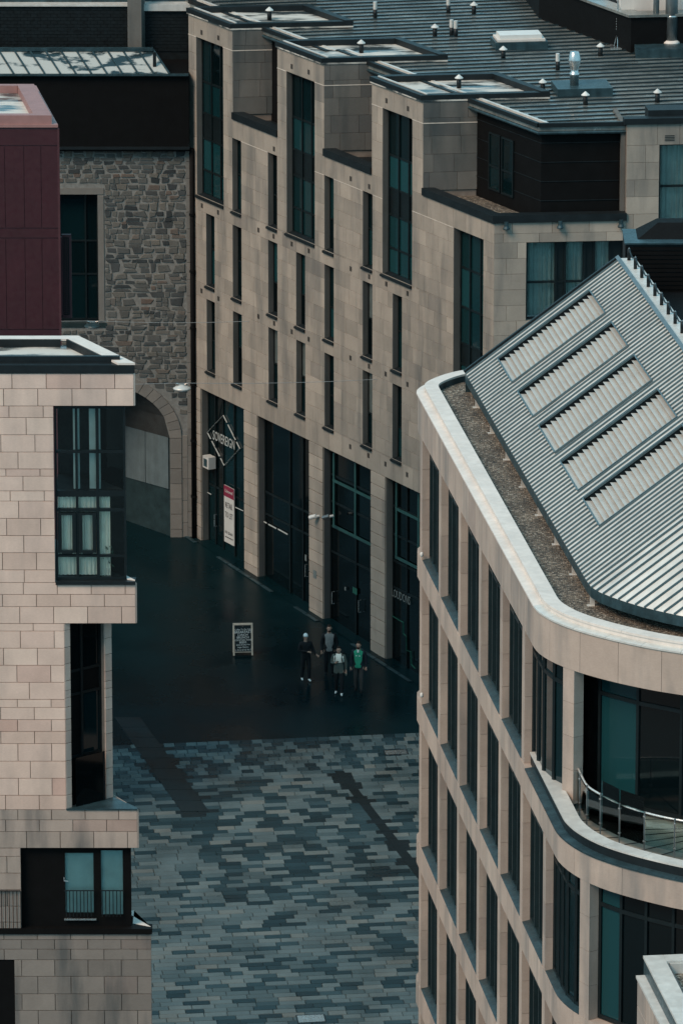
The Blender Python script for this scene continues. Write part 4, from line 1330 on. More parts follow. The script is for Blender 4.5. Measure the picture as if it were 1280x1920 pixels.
MB().box(ls_(104.5), 0.0, -0.05, 0.4, lz_(1096), zb0).build('bay_sill', M['dark_metal'], bo, FL)
MB().prism([(X(237.5), fd), (-0.01, fd - .1), side(-0.01, 1.2), side(X(237.5), 1.2)], zb0 + .001, zb0 + .03).build('ledge_top', M['coping'], left, FL)
# pot plant on the bay floor
pp = Fr(FL.w(X(201), fd + .2, 0).x, FL.w(0, fd + .2, 0).y, 0, Zf(1080))
plant = thing('potted_plant', 'small leafy plant in a cream pot behind the corner bay glass', 'plant', pp.M)
MB().lathe([(0.045, 0), (0.065, 0.16), (0.058, 0.16), (0.05, 0.14)], n=12).build('pot', M['pot'], plant, pp, True)
lf = MB()
rl = random.Random(2)
for k in range(70):
    c = Vector((rl.gauss(0, .05), rl.gauss(0, .03), 0.2 + rl.random() * .55))
    a = Vector((rl.uniform(-1, 1), rl.uniform(-.4, .4), rl.uniform(-.5, 1))).normalized() * 0.07
    b = a.cross(Vector((rl.uniform(-.3, .3), 1, .2))).normalized() * 0.025
    lf.quad(c - a, c + b, c + a, c - b)
lf.tube([(0, 0, 0.1), (0.01, 0, 0.7)], 0.008, 5)
lf.build('foliage', M['leaf'], plant, pp)
# splayed recess with a tall window
c = FL.w(ls_(119.5), 0.0, 0)
FD = Fr(c.x, c.y, 39.5)
d1 = FD.S(133, 1300); d2 = FD.S(193, 1300); d3 = FD.S(197.5, 1300); d4 = FD.S(210.5, 1300)
vz = [1169.5, 1183, 1215, 1246, 1278, 1296, 1310, 1327, 1350, 1372, 1395, 1428, 1460, 1492, 1540]
cz_ = [lz_(v) for v in vz]
for a, b in zip(cz_, cz_[1:]):
    LS.add(FD, 0.0, d1, b, a, M['ash_l'], 0.0); LS.add(FD, d3, d4, b, a, M['ash_l'], 0.0)
zr0, zr1 = lz_(1538), lz_(1169.5)
wall(left, 'splay_wall', M['mortar'], FD, [(0, d4 + .01, zr0, zr1)], [(d1, d3 - .001, zr0 + .02, zr1 - .02)], 0.05, 0.3)
window(left, FD, d1, d3, zr0 + .02, zr1 - .02, 0.16, (0.42,), (0.30, 0.62, 0.74), 0.07, pm=M['black_clad'], special={(1, 1): M['glass'], (1, 3): M['glass_b'], (0, 3): M['glass_b']})
MB().box(d2 - .05, d2 + .0, -0.06, -0.02, zr0, FD.Z(1408, 195)).build('balustrade_post', M['dark_metal'], left, FD)
MB().box(d1 + .1, d2, -0.05, -0.03, zr0, FD.Z(1408, 195)).build('balustrade_panel', M['glass_b'], left, FD)
zl = lz_(1519)
sl_ = MB()
pd = FD.w(d4, 0.0, 0); pdl = FL.l(pd)
sl_.prism([(ls_(119.5), -0.03), (0.0, -0.03), (0.0, 0.1), (pdl.x, pdl.y), (ls_(119.5), 0.0)], zl - .002, zl + 0.035)
sl_.build('ledge', M['teal_metal'], left, FL)
ca, cb2 = FL.l(FD.w(0.0, 0.36, 0)), FL.l(FD.w(d4 - .02, 0.36, 0))
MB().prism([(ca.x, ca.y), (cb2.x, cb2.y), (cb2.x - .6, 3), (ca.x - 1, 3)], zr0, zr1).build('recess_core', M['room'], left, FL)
# lower window with railings
za, zb = lz_(1742), lz_(1591.2)
lw = MB()
Y = lambda u: FL.S(u, 1660, .18)
Yz = lambda v: FL.Z(v, 150, .18)
lw.box(Y(32), Y(122), .18, .28, za, zb).box(Y(175.5), Y(189.5), .18, .28, za, zb).box(Y(230.5), Y(246), .18, .28, za, zb)
for l, r in ((122, 175.5), (189.5, 230.5)): lw.box(Y(l), Y(r), .184, .27, Yz(1600 if l < 180 else 1594), zb).box(Y(l), Y(r), .184, .27, za, Yz(1713 if l < 180 else 1718))
lo = lw.build('lower_window', M['black_clad'], left, FL)
for l, r in ((122, 175.5), (189.5, 230.5)):
    MB().box(Y(l), Y(r), .21, .22, Yz(1716), Yz(1597)).build('pane', M['clear'], lo, FL)
    MB().box(Y(l), Y(r), .255, .265, Yz(1716), Yz(1597)).build('blind', M['blind'], lo, FL)
    rl_ = MB().box(Y(l) - .02, Y(r) + .02, .06, .09, Yz(1669), Yz(1667.3))
    n = 8 if l < 180 else 6
    for k in range(n): 
        x = Y(l) + (Y(r) - Y(l)) * (k + .3) / n
        rl_.box(x - .011, x + .011, .065, .085, Yz(1717), Yz(1669))
    rl_.build('railing', M['dark_metal'], lo, FL)
MB().box(Y(120), Y(180), .10, .16, Yz(1724.5), Yz(1721.5)).build('threshold_strip', M['steel'], lo, FL)
hs, hz_ = FL.px(124, 1652, .15)
MB().tube([(hs - .05, .16, hz_ + .09), (hs - .05, .13, hz_), (hs + .06, .13, hz_ - .01)], .012, 5).build('handle', M['steel'], lo, FL)
MB().prism([(Y(246), .285), side(Y(246), 3), (Y(30), 3), (Y(30), .285)], za, zb).build('side_glass', M['black_clad'], lo, FL)
rl_ = MB().box(LX + 2, ls_(31), -.06, -.03, lz_(1671), lz_(1669))
x = ls_(31)
while x > LX + 2.2: rl_.box(x - .012, x + .012, -.055, -.035, lz_(1740), lz_(1671)); x -= 0.1
rl_.build('railing', M['dark_metal'], left, FL)
MB().box(LX, bs + .02, -0.07, 0.35, lz_(1751), lz_(1741)).build('ledge', M['black_clad'], left, FL)
MB().prism([(Y(248), .36), (bs - .02, .1), side(bs - .02, 1.4), (Y(248), 1.4)], lz_(1745), lz_(1741) + .01).build('ledge_top', M['coping'], left, FL)
MB().box(LX, ls_(17), 0.0, 0.019, gz(165), lz_(1800)).build('doorway', M['black_clad'], left, FL)
LS.flush()

# ================================================================== curved sandstone office on the right
def smooth_path(pts, step=0.25):
    P = [Vector((*p, 0)) for p in pts]
    out = []
    for i in range(len(P) - 1):
        p0, p1, p2, p3 = P[max(i - 1, 0)], P[i], P[i + 1], P[min(i + 2, len(P) - 1)]
        if (p2 - p1).length > 6:
            n = max(2, int((p2 - p1).length / 1.0))
            out += [p1 + (p2 - p1) * (k / n) for k in range(n)]
            continue
        n = max(2, int((p2 - p1).length / step))
        m1 = (p2 - p0).normalized() * (p2 - p1).length; m2 = (p3 - p1).normalized() * (p2 - p1).length
        for k in range(n):
            t = k / n
            out.append(p1 * (2*t**3 - 3*t**2 + 1) + m1 * (t**3 - 2*t**2 + t) + p2 * (-2*t**3 + 3*t**2) + m2 * (t**3 - t**2))
    out.append(P[-1])
    return out
class Path:
    def __init__(s, pts, zero=None):
        s.p = smooth_path(pts)
        s.c = [0.0]
        for a, b in zip(s.p, s.p[1:]): s.c.append(s.c[-1] + (b - a).length)
        s.z = 0.0
        if zero:
            z = Vector((*zero, 0))
            k = min(range(len(s.p)), key=lambda i: (s.p[i] - z).length)
            best = None
            for i in (k - 1, k):
                if 0 <= i < len(s.p) - 1:
                    a, b = s.p[i], s.p[i + 1]
                    t = max(0, min(1, (z - a).dot(b - a) / (b - a).length_squared))
                    e = (a + (b - a) * t - z).length
                    if best is None or e < best[0]: best = (e, s.c[i] + t * (b - a).length)
            s.z = best[1]
    def end(s): return s.c[-1] - s.z
    def at(s, q, off=0.0):
        q = min(max(q + s.z, 0), s.c[-1] - 1e-6)
        i = 0
        lo, hi = 0, len(s.c) - 1
        while hi - lo > 1:
            m = (lo + hi) // 2
            if s.c[m] <= q: lo = m
            else: hi = m
        a, b = s.p[lo], s.p[lo + 1]
        t = (q - s.c[lo]) / max(s.c[lo + 1] - s.c[lo], 1e-9)
        def tan(i):
            u, v = s.p[max(i - 1, 0)], s.p[min(i + 1, len(s.p) - 1)]
            return (v - u).normalized()
        h = (tan(lo) * (1 - t) + tan(lo + 1) * t).normalized()
        return a + (b - a) * t + Vector((-h.y, h.x, 0)) * off
    def poly(s, off, q0=None, q1=None, step=0.4):
        q0 = -s.z if q0 is None else q0; q1 = s.end() if q1 is None else q1
        n = max(2, int((q1 - q0) / step))
        return [s.at(q0 + (q1 - q0) * k / n, off) for k in range(n + 1)]
AZC = 7.0688
hc = Vector((math.sin(R(AZC)), -math.cos(R(AZC)), 0))
Z0 = Vector((2.04, 165.0, 0))
far = [(14, 168.9), (7, 168.6), (4.3, 168.1), (2.95, 167.5), (2.2, 166.6), (1.95, 165.73)]
lowp = Path(far + [(4.83, 142.6), (5.02, 141.85), (5.25, 141.30), (5.6, 140.70), (6.14, 140.08), (6.81, 139.5), (7.5, 139.0), (8.5, 138.5), (10.2, 137.9), (14, 137.2), (18, 137)], (2.04, 165))
upp = Path(far + [(4.40, 146.2), (4.60, 145.45), (5.05, 144.62), (5.79, 143.78), (6.7, 143.02), (7.61, 142.47), (8.7, 142.0), (10.6, 141.4), (14, 140.8), (18, 140.6)], (2.04, 165))
FC = Fr(Z0.x, Z0.y, -(90 - AZC))
office = thing('office_building', 'curved sandstone office block with louvred metal roof and round glass-railed terrace', 'building', Matrix.Translation((5.0, 155.0, gz(155))))
def seg(path, q0, q1, o0, o1, z0, z1, name, mat, parent=None, step=0.35, zz=None):
    """solid swept along the path between two offsets; z may slope outward to inward"""
    n = max(1, int(math.ceil((q1 - q0) / step)))
    mb = MB()
    z1i = z1 if zz is None else zz
    for k in range(n + 1):
        q = q0 + (q1 - q0) * k / n
        a, b = path.at(q, o0), path.at(q, o1)
        mb.v += [(a.x, a.y, z0), (a.x, a.y, z1), (b.x, b.y, z1i), (b.x, b.y, z0)]
    for k in range(n):
        i, j = 4 * k, 4 * k + 4
        for e in range(4):
            f = (e + 1) % 4
            mb.f.append((i + e, i + f, j + f, j + e)); mb.m.append(0)
    mb.f += [(3, 2, 1, 0), tuple(4 * n + e for e in range(4))]; mb.m += [0, 0]
    c = path.at((q0 + q1) / 2, (o0 + o1) / 2)
    for i, v in enumerate(mb.v): mb.v[i] = (v[0] - c.x, v[1] - c.y, v[2] - z0)
    return mb.build(name, mat, parent or office, Fr(c.x, c.y, 0, z0))
BAY = 3.48
SILL = [19.2, 15.31, 11.42, 7.53, 3.64, -0.25]
BH = 0.65
def run(path, q0, q1, o0, o1, z0, z1, name, mat, L=1.16, g=0.005, step=0.35):
    n = max(1, round((q1 - q0) / L))
    for k in range(n):
        a, b = q0 + (q1 - q0) * k / n, q0 + (q1 - q0) * (k + 1) / n
        seg(path, a + g, b - g, o0, o1, z0, z1, name, mat, None, step)
run(upp, -5.5, 27.0, 0.0, 0.45, 22.43, 23.4, 'cornice_stone', M['ash_r'])
for z in SILL:
    run(lowp, -5.5, 29.0, 0.0, 0.42, z - BH, z, 'band_stone', M['ash_r'], 1.74)
# piers, stone by stone
rp_ = random.Random(9)
def pier(path, q, z0, z1):
    n = max(1, round((z1 - z0) / 0.8))
    for k in range(n):
        seg(path, q - 0.28, q + 0.12, 0.012, 0.30, z0 + (z1 - z0) * k / n + .004, z0 + (z1 - z0) * (k + 1) / n - .004, 'pier_stone', M['ash_r'], None, 0.5)
for k in range(0, 7): pier(upp, BAY * k, 19.2 if k < 6 else 19.25, 22.43)
for r, z in enumerate(SILL[1:]):
    for k in range(0, 9): pier(lowp, BAY * k, z, SILL[r] - BH)
# window bays
def flat_bay(k, z0, z1, rows=(0.86,)):
    a, b = BAY * k + 0.12, BAY * (k + 1) - 0.28
    wo_ = window(office, FC, a, b, z0 + 0.05, z1, 0.20, (0.25, 0.5, 0.75), rows, 0.085, fm=M['frame_o'], pm=M['glass'], dep=0.2, special={(i, 1): M['glass_t'] for i in range(4)} | ({(rp_.randrange(4), 0): rp_.choice((M['glass_t'], M['shade']))} if rp_.random() < .6 else {}))
    m = MB()
    m.v = [(a, 0.02, z0 - .01), (b, 0.02, z0 - .01), (b, 0.20, z0 - .01), (a, 0.20, z0 - .01), (a, 0.02, z0 + .012), (b, 0.02, z0 + .012), (b, 0.20, z0 + .05), (a, 0.20, z0 + .05)]
    for q in ((0,3,2,1),(4,5,6,7),(0,1,5,4),(1,2,6,5),(2,3,7,6),(3,0,4,7)): m.f.append(q); m.m.append(0)
    m.build('sill', M['teal_metal'], wo_, FC)
def round_bay(path, a, b, z0, z1, o, n, pm=None, tr=0.84, fm=None, special=None):
    fr_ = MB()
    for k in range(n + 1):
        q = path.at(a + (b - a) * k / n, o)
        fr_.lathe([(0.055, z0), (0.055, z1)], (q.x, q.y, 0), 4)
    pts = [path.at(a + (b - a) * k / n, o) for k in range(n + 1)]
    zt = z0 + (z1 - z0) * tr
    for p, q in zip(pts, pts[1:]):
        for zz in (z0 + .05, zt, z1 - .05): fr_.bar((p.x, p.y, zz), (q.x, q.y, zz), 0.08, 0.09)
    wo_ = fr_.build('curved_window', fm or M['frame'], office)
    for i, (p, q) in enumerate(zip(pts, pts[1:])):
        for j, (c, d) in enumerate(((z0 + .09, zt - .045), (zt + .045, z1 - .09))):
            e = (q - p).normalized() * 0.05
            p_, q_ = p + e, q - e
            mat = (special or {}).get(i, pm or M['glass'])
            MB().quad((p_.x, p_.y, c), (q_.x, q_.y, c), (q_.x, q_.y, d), (p_.x, p_.y, d)).build('pane', mat, wo_)
    return wo_
for k in range(0, 5): flat_bay(k, 19.2, 22.43)
for r, z in enumerate(SILL[1:]):
    for k in range(0, 6): flat_bay(k, z, SILL[r] - BH)
    seg(lowp, BAY * 6 + .12, BAY * 7 - .28, 0.02, 0.22, z - .01, z + .012, 'sill', M['teal_metal'], None, 0.3, z + .05)
    round_bay(lowp, BAY * 6 + .12, BAY * 7 - .28, z + .03, SILL[r] - BH, 0.24, 5)
    round_bay(lowp, BAY * 7 + .16, BAY * 8 - .28, z + .03, SILL[r] - BH, 0.30, 4, M['glass_b'], special={0: M['glass_t']})
    round_bay(lowp, -4.5, -0.3, z + .03, SILL[r] - BH, 0.24, 4)
round_bay(upp, -4.5, -0.3, 19.23, 22.43, 0.24, 4)
round_bay(upp, BAY * 5 + .12, BAY * 6 - .28, 19.25, 22.43, 0.24, 4)
round_bay(upp, BAY * 6 + 0.2, BAY * 6 + 5.4, 19.25, 22.43, 0.75, 4, M['glass_b'], 0.80, special={0: M['glass_t'], 2: M['glass_t'], 3: M['glass_t']})
# dark interior behind the glass
def closed(path, off, q0=-5.0, q1=28.0): return [tuple(p[:2]) for p in path.poly(off, q0, q1)] + [(18, path.at(q1, off).y), (18, path.at(q0, off).y)]
MB().prism(closed(lowp, 0.7), gz(140) - 2, 18.5).build('core', M['room'], office)
MB().prism(closed(upp, 1.25, -5, 27), 19.0, 23.09).build('upper_core', M['room'], office)
MB().prism(closed(lowp, 0.43), 18.6, 19.1).build('terrace_deck', M['deck'], office)
MB().prism(closed(upp, 0.46, -5, 27), 23.1, 23.40).build('roof_gravel', M['gravel'], office)
# cornice ledge, upstand, coping
for q in range(-5, 26, 1):
    a, b = float(q), float(q + 1)
    seg(upp, a + .004, b - .004, -0.03, 0.19, 23.4, 23.44, 'ledge_flashing', M['coping'] if q < 19 else M['zinc'], None, 0.3, 23.47)
seg(upp, -5, 26, 0.19, 0.26, 23.4, 23.555, 'upstand', M['coping'])
for q in range(0, 16):
    a = -5 + q * 1.95
    seg(upp, a + .004, a + 1.946, 0.17, 0.53, 23.557, 23.61, 'coping', M['coping'], None, 0.25)
seg(upp, -5, 26, 0.47, 0.515, 23.30, 23.556, 'inner_upstand', M['teal_metal'])
# terrace edge
for q in range(18, 29): seg(lowp, q + .004, q + .996, -0.03, 0.17, 19.2, 19.235, 'ledge_flashing', M['teal_metal'], None, 0.25, 19.26)
seg(lowp, 17.6, 29, 0.17, 0.22, 19.2, 19.46, 'terrace_upstand', M['dark_metal'])
for q in range(9): seg(lowp, 17.6 + q * 1.2 + .004, 17.6 + q * 1.2 + 1.196, 0.15, 0.52, 19.462, 19.50, 'terrace_coping', M['zinc'], None, 0.2)
for k in range(13):
    q = 18.6 + k * 0.75
    a, b = lowp.at(q, 0.55), lowp.at(q + 0.2, 3.2)
    MB().bar((a.x, a.y, 19.103), (b.x, b.y, 19.103), 0.03, 0.012).build('deck_joint', M['dark_metal'], office)
# glass balustrade
BP = [(5.20, 145.2), (5.32, 144.71), (5.40, 144.01), (5.53, 143.15), (5.81, 142.53), (6.21, 141.84), (6.74, 141.24), (7.39, 140.75), (8.2, 140.35), (9.3, 140.0)]
bpath = smooth_path(BP, 0.2)
bo_ = MB().tube([(p.x + .03, p.y + .02, 20.06) for p in bpath], 0.026, 6).build('balustrade', M['rail'], office, F0, True)
for x, y in BP[1:]: MB().tube([(x, y, 19.1), (x, y, 20.10)], 0.018, 6).build('post', M['steel_d'], bo_)
for x, y in BP[1:]:
    for z in (19.4, 19.98):
        MB().lathe([(0.035, -.015), (0.035, .015)], (x, y, z), 8).build('clamp', M['steel'], bo_)
for i, ((x0, y0), (x1, y1)) in enumerate(zip(BP, BP[1:])):
    ht = 20.42 if i in (4, 5) else 20.0
    p, q = Vector((x0, y0, 0)), Vector((x1, y1, 0)); e = (q - p).normalized() * 0.03
    p, q = p + e, q - e
    nn = Vector((-(q - p).y, (q - p).x, 0)).normalized() * 0.008
    MB().prism([tuple(p[:2]), tuple(q[:2]), tuple((q + nn)[:2]), tuple((p + nn)[:2])], 19.32, ht).build('glass_panel', M['clear_b'], bo_)
# standing-seam roof with louvred openings
TH = R(36.3); WR = 4.91
Dv = Vector((0.9924, 0.1231, 0))
dv = Dv * math.cos(TH) + Vector((0, 0, math.sin(TH)))
nv_ = -Dv * math.sin(TH) + Vector((0, 0, math.cos(TH)))
E0 = Vector((3.12, 163.16, 0))
eave = Path([(3.176, 165.916), (5.63, 146.35), (5.71, 145.98), (5.85, 145.66), (6.17, 145.17), (6.74, 144.48), (7.2, 144.06), (7.66, 143.69), (8.7, 143.1), (11, 142.3)], (3.176, 165.916))
EZ = 23.9
def rf(t, w_, h=0.0):
    p = eave.at(t)
    return Vector((p.x, p.y, EZ)) + dv * w_ + nv_ * h
LV = [(0.82, 3.28), (4.26, 6.72), (7.65, 10.20), (11.08, 13.75), (14.47, 16.90)]
W0, W1 = 0.92, 3.84
TE = 26.0
ts = sorted(set([k * 0.5 for k in range(int(TE / 0.5) + 1)] + [q for l in LV for q in l]))
sh = MB()
for a, b in zip(ts, ts[1:]):
    m_ = (a + b) / 2
    inl = any(l[0] < m_ < l[1] for l in LV)
    for c, d in ((0, W0), (W0, W1), (W1, WR)):
        if inl and c == W0: continue
        sh.quad(rf(a, c), rf(b, c), rf(b, d), rf(a, d))
ro_ = sh.build('metal_roof', M['zinc'], office)
fs = MB()
for a, b in zip(ts, ts[1:]):
    p, q = rf(a, 0), rf(b, 0)
    fs.quad(p + Vector((0, 0, -.24)), q + Vector((0, 0, -.24)), q + Vector((0, 0, .01)), p + Vector((0, 0, .01)))
    fs.quad(p + Vector((0, 0, -.24)), p + Vector((0, 0, -.24)) + Dv * .9, q + Vector((0, 0, -.24)) + Dv * .9, q + Vector((0, 0, -.24)))
fs.build('eaves_fascia', M['teal_metal'], office)
gab = MB().quad(rf(0, 0, -.02), rf(0, WR, -.02), rf(0, WR) * 1.0 + Vector((0, 0, 23.2 - rf(0, WR).z)), rf(0, 0) + Vector((0, 0, 23.2 - EZ)))
gab.build('gable', M['teal_metal'], office)
MB().bar(rf(-0.0, 0, .03) - hc * .03, rf(0, WR, .03) - hc * .03, 0.10, 0.10, tuple(nv_)).build('verge_trim', M['dark_metal'], office)
t = 0.12
while t < 25.5:
    pcs = [(0.0, WR)]
    if any(l[0] - .02 < t < l[1] + .02 for l in LV): pcs = [(0.0, W0), (W1, WR)]
    for a, b in pcs:
        MB().bar(rf(t, a, .022), rf(t, b, .022), 0.03, 0.045, tuple(nv_)).build('standing_seam', M['zinc_seam'], ro_)
    t += 0.285
# louvres
for (a, b) in LV:
    wl = MB()
    wl.quad(rf(a, W0, -.22), rf(b, W0, -.22), rf(b, W1, -.22), rf(a, W1, -.22))
    for p, q in (((a, W0), (b, W0)), ((b, W0), (b, W1)), ((b, W1), (a, W1)), ((a, W1), (a, W0))):
        wl.quad(rf(*p, -.22), rf(*q, -.22), rf(*q, .03), rf(*p, .03))
    lo_ = wl.build('louvre_panel', M['dark_metal'], office)
    rim = MB()
    for p, q in (((a, W0), (b, W0)), ((a, W1), (b, W1)), ((a, W0), (a, W1)), ((b, W0), (b, W1))):
        rim.bar(rf(*p, .035), rf(*q, .035), 0.035, 0.05, tuple(nv_))
    rim.build('louvre_rim', M['zinc_seam'], lo_)
    n = 20
    pit = (W1 - W0) / n
    for k in range(n):
        w_ = W0 + pit * k
        c0 = (rf(a + .13, w_ + .012, .0), rf(b - .05, w_ + .012, .0))
        c1 = (rf(a + .13, w_ + pit * 1.1, -.115), rf(b - .05, w_ + pit * 1.1, -.115))
        th_ = nv_ * -0.012
        m = MB()
        m.v = [tuple(x) for x in (c0[0], c0[1], c1[1], c1[0], c0[0] + th_, c0[1] + th_, c1[1] + th_, c1[0] + th_)]
        for q in ((0,1,2,3),(7,6,5,4),(0,4,5,1),(1,5,6,2),(2,6,7,3),(3,7,4,0)): m.f.append(q); m.m.append(0)
        m.build('louvre_blade', M['slat'], lo_)
# eaves brackets
for k in range(8):
    p = eave.at(1.6 + k * 2.6, 0.06)
    MB().box(-.025, .025, -.03, .08, 0, .27).box(-.06, .06, -.09, .08, 0, .02).build('eaves_bracket', M['zinc'], office, Fr(p.x, p.y, -82.9, 23.4))
inner = [tuple(eave.at(q, 0.85)[:2]) for q in (0.05, 5, 10, 15, 19, 20, 21, 22, 24, 25)]
MB().prism(inner + [(14, inner[-1][1]), (14, 166.6)], 23.41, EZ - .245).build('roof_plinth', M['dark_metal'], office)
# ridge gutter with guard posts and chain
rg0, rg1 = rf(-0.05, WR), rf(26, WR)
MB().quad(rg0 + Vector((0, 0, .02)), rf(19, WR) + Vector((0, 0, .02)), rf(19, WR) + Dv * .42 + Vector((0, 0, .02)), rg0 + Dv * .42 + Vector((0, 0, .02))).build('ridge_gutter', M['zinc'], office)
MB().bar(rf(-.05, WR, .05), rf(19, WR, .05), 0.10, 0.10, tuple(nv_)).build('ridge_roll', M['steel_d'], office)
gp = None
for k in range(14):
    p = rf(0.25 + k * 0.98, WR) + Dv * 0.22
    F = Fr(p.x, p.y, 0, p.z + .02)
    MB().lathe([(0.045, 0), (0.045, 0.27), (0.02, 0.30)], n=8).build('guard_post', M['dark_metal'], office, F, True)
    MB().lathe([(0.028, 0), (0.0, 0.04)], (0, 0, .30), 6).build('post_cap', M['steel_d'], office, F)
    if gp is not None:
        mid_ = (gp + p) / 2
        MB().tube([gp + Vector((0, 0, .3)), mid_ + Vector((0, 0, .2)), p + Vector((0, 0, .3))], 0.02, 5).build('guard_chain', M['dark_metal'], office)
    gp = p
rdp = [rf(q * 0.5, WR) + Dv * (0.44 if q < 38 else 0.02) for q in range(0, 51)]
MB().prism([(p.x, p.y) for p in rdp] + [(17, rdp[-1].y), (17, rdp[0].y + .5)], 23.41, 25.9).build('flat_roof', M['black_clad'], office)
# dark plant screen behind the ridge
FX = Fr(Fr(0, 167.2, 0).S(1172, 457), 167.2, 0)
zt3 = FX.Z(457, 1220)
MB().box(0, 9, 0.06, 1.6, 23.4, zt3 - .01).build('plant_screen', M['dark_metal'], office, FX)
z = 24.2
while z < zt3 - .06:
    MB().box(0, 9, 0.0, 0.058, z, z + .085).build('screen_slat', M['black_clad'], office, FX)
    z += 0.115
MB().box(-.02, 9, -.03, 1.6, zt3 - .009, zt3 + .03).build('screen_cap', M['teal_metal'], office, FX)
hp = MB()
q = [FX.px(1196, 456), FX.px(1236, 434), FX.px(1420, 420)]
hp.v = [(q[0][0], 0.4, zt3 + .03), (9, 0.4, zt3 + .03), (9, 1.6, zt3 + .03), (q[0][0], 1.6, zt3 + .03), (q[1][0], 0.9, zt3 + .36), (9, 0.9, zt3 + .36), (9, 1.4, zt3 + .36), (q[1][0], 1.4, zt3 + .36)]
for f_ in ((0,3,2,1),(4,5,6,7),(0,1,5,4),(1,2,6,5),(2,3,7,6),(3,0,4,7)): hp.f.append(f_); hp.m.append(0)
hp.build('screen_hip_roof', M['black_clad'], office, FX)
# small lamps on the far edge, ledge fittings
for v in (1040, 1304):
    p = FC.px(787.5, v, -0.05)
    MB().lathe([(0.012, -.06), (0.04, -.04), (0.045, 0), (0.04, .05), (0.012, .07)], (p[0], -0.01, p[1]), 8).build('wall_lamp', M['white'], office, FC, True)

# ================================================================== lower block, bottom right
cc = on_z(1205, 1795, 18.0)
FN = Fr(cc.x, cc.y, -(90 - AZC))
low = thing('low_stone_block', 'lower stone block with pale coping and mossy roof in the bottom right corner', 'building', FN.M)
# X runs towards the viewer, Y to the right
NL = 9.0
MB().box(0.34, NL, -0.12, 6, gz(130) - 1, 17.62).build('wall', M['mortar'], low, FN)
NS = Stones(low)
z = 17.6
k = 0
while z > 14:
    x = 0.3
    while x < 7: 
        NS.add(FN, x, x + 1.1 + (.3 if k % 2 else 0), z - .6, z, M['ash_r'], -0.17, 0.05); x += 1.1 + (.3 if k % 2 else 0)
    z -= 0.6; k += 1
NS.flush()
MB().box(0.28, NL, -0.20, 0.0, 17.62, 17.68).build('ledge', M['zinc'], low, FN)
MB().box(0.1, NL, 0.001, 0.05, 17.3, 17.97).build('upstand', M['teal_metal'], low, FN)
MB().box(0.0, NL, 0.0, 0.44, 17.972, 18.03).build('coping', M['zinc'], low, FN)
MB().box(0.0, 0.42, 0.444, 6, 17.972, 18.03).build('coping', M['zinc'], low, FN)
MB().box(0.43, NL, 0.45, 6, 17.4, 17.75).build('roof_tray', M['gravel'], low, FN)
MB().box(0.43, NL, 0.45, 0.5, 17.752, 17.98).build('lining', M['steel_d'], low, FN)
MB().box(0.43, 0.47, 0.52, 6, 17.752, 17.98).build('lining', M['zinc'], low, FN)

# ================================================================== catenary lamps over the lane
def hanging(u, v, y, label, mat='white'):
    r = ray(u, v); p = CAM + r * (y / r.y)
    F = Fr(p.x, p.y, 0, p.z)
    o = thing('hanging_lamp', label, 'lamp', F.M, 'lamps hung on wires over the lane')
    MB().lathe([(0.30, 0.0), (0.31, 0.03), (0.24, 0.07), (0.08, 0.13), (0.03, 0.14)], n=18).build('shade', M[mat], o, F, True)
    MB().lathe([(0.26, -0.045), (0.29, -0.002)], n=18).build('lens', M['paper'], o, F, True)
    h_ = MB().tube([(-0.2, 0, .2), (-.1, 0, .17), (0.1, 0, .17), (0.2, 0, .2)], 0.012, 5)
    for x in (-.2, -.08, .08, .2): h_.tube([(x, 0, .10), (x, 0, .21)], 0.01, 5)
    h_.build('hanger', M['steel'], o, F)
    return p
a2 = FH.w(*[FH.px(707, 711)[0], 0, FH.px(707, 711)[1]])
l2 = hanging(341, 729, 222.5, 'pale disc lamp hung on a wire in front of the archway', 'zinc')
a1 = FH.w(*[FH.px(467, 602)[0], 0, FH.px(467, 602)[1]])
l1 = hanging(174, 612, 231.0, 'dull grey disc lamp hung on a wire in front of the rear window sill', 'teal_metal')
def wire(a, l, label):
    e = l + (l - a).normalized() * 4.0
    pts = [a]
    for k in range(1, 9):
        t = k / 8
        p = a + (l - a) * t + Vector((0, 0, 0.21 * t - 0.25 * t * (1 - t)))
        pts.append(p)
    pts.append(e + Vector((0, 0, 0.3)))
    F = Fr(a.x, a.y, 0, a.z)
    m = MB().tube([p - Vector((a.x, a.y, a.z)) for p in pts], 0.008, 4)
    tag(m.build('span_wire', M['steel_d'], None, F), label, 'wire', 'span wires across the lane')
wire(a2, l2, 'thin span wire from the hotel facade to the pale disc lamp')
wire(a1, l1, 'thin span wire from the hotel corner past the rear window')

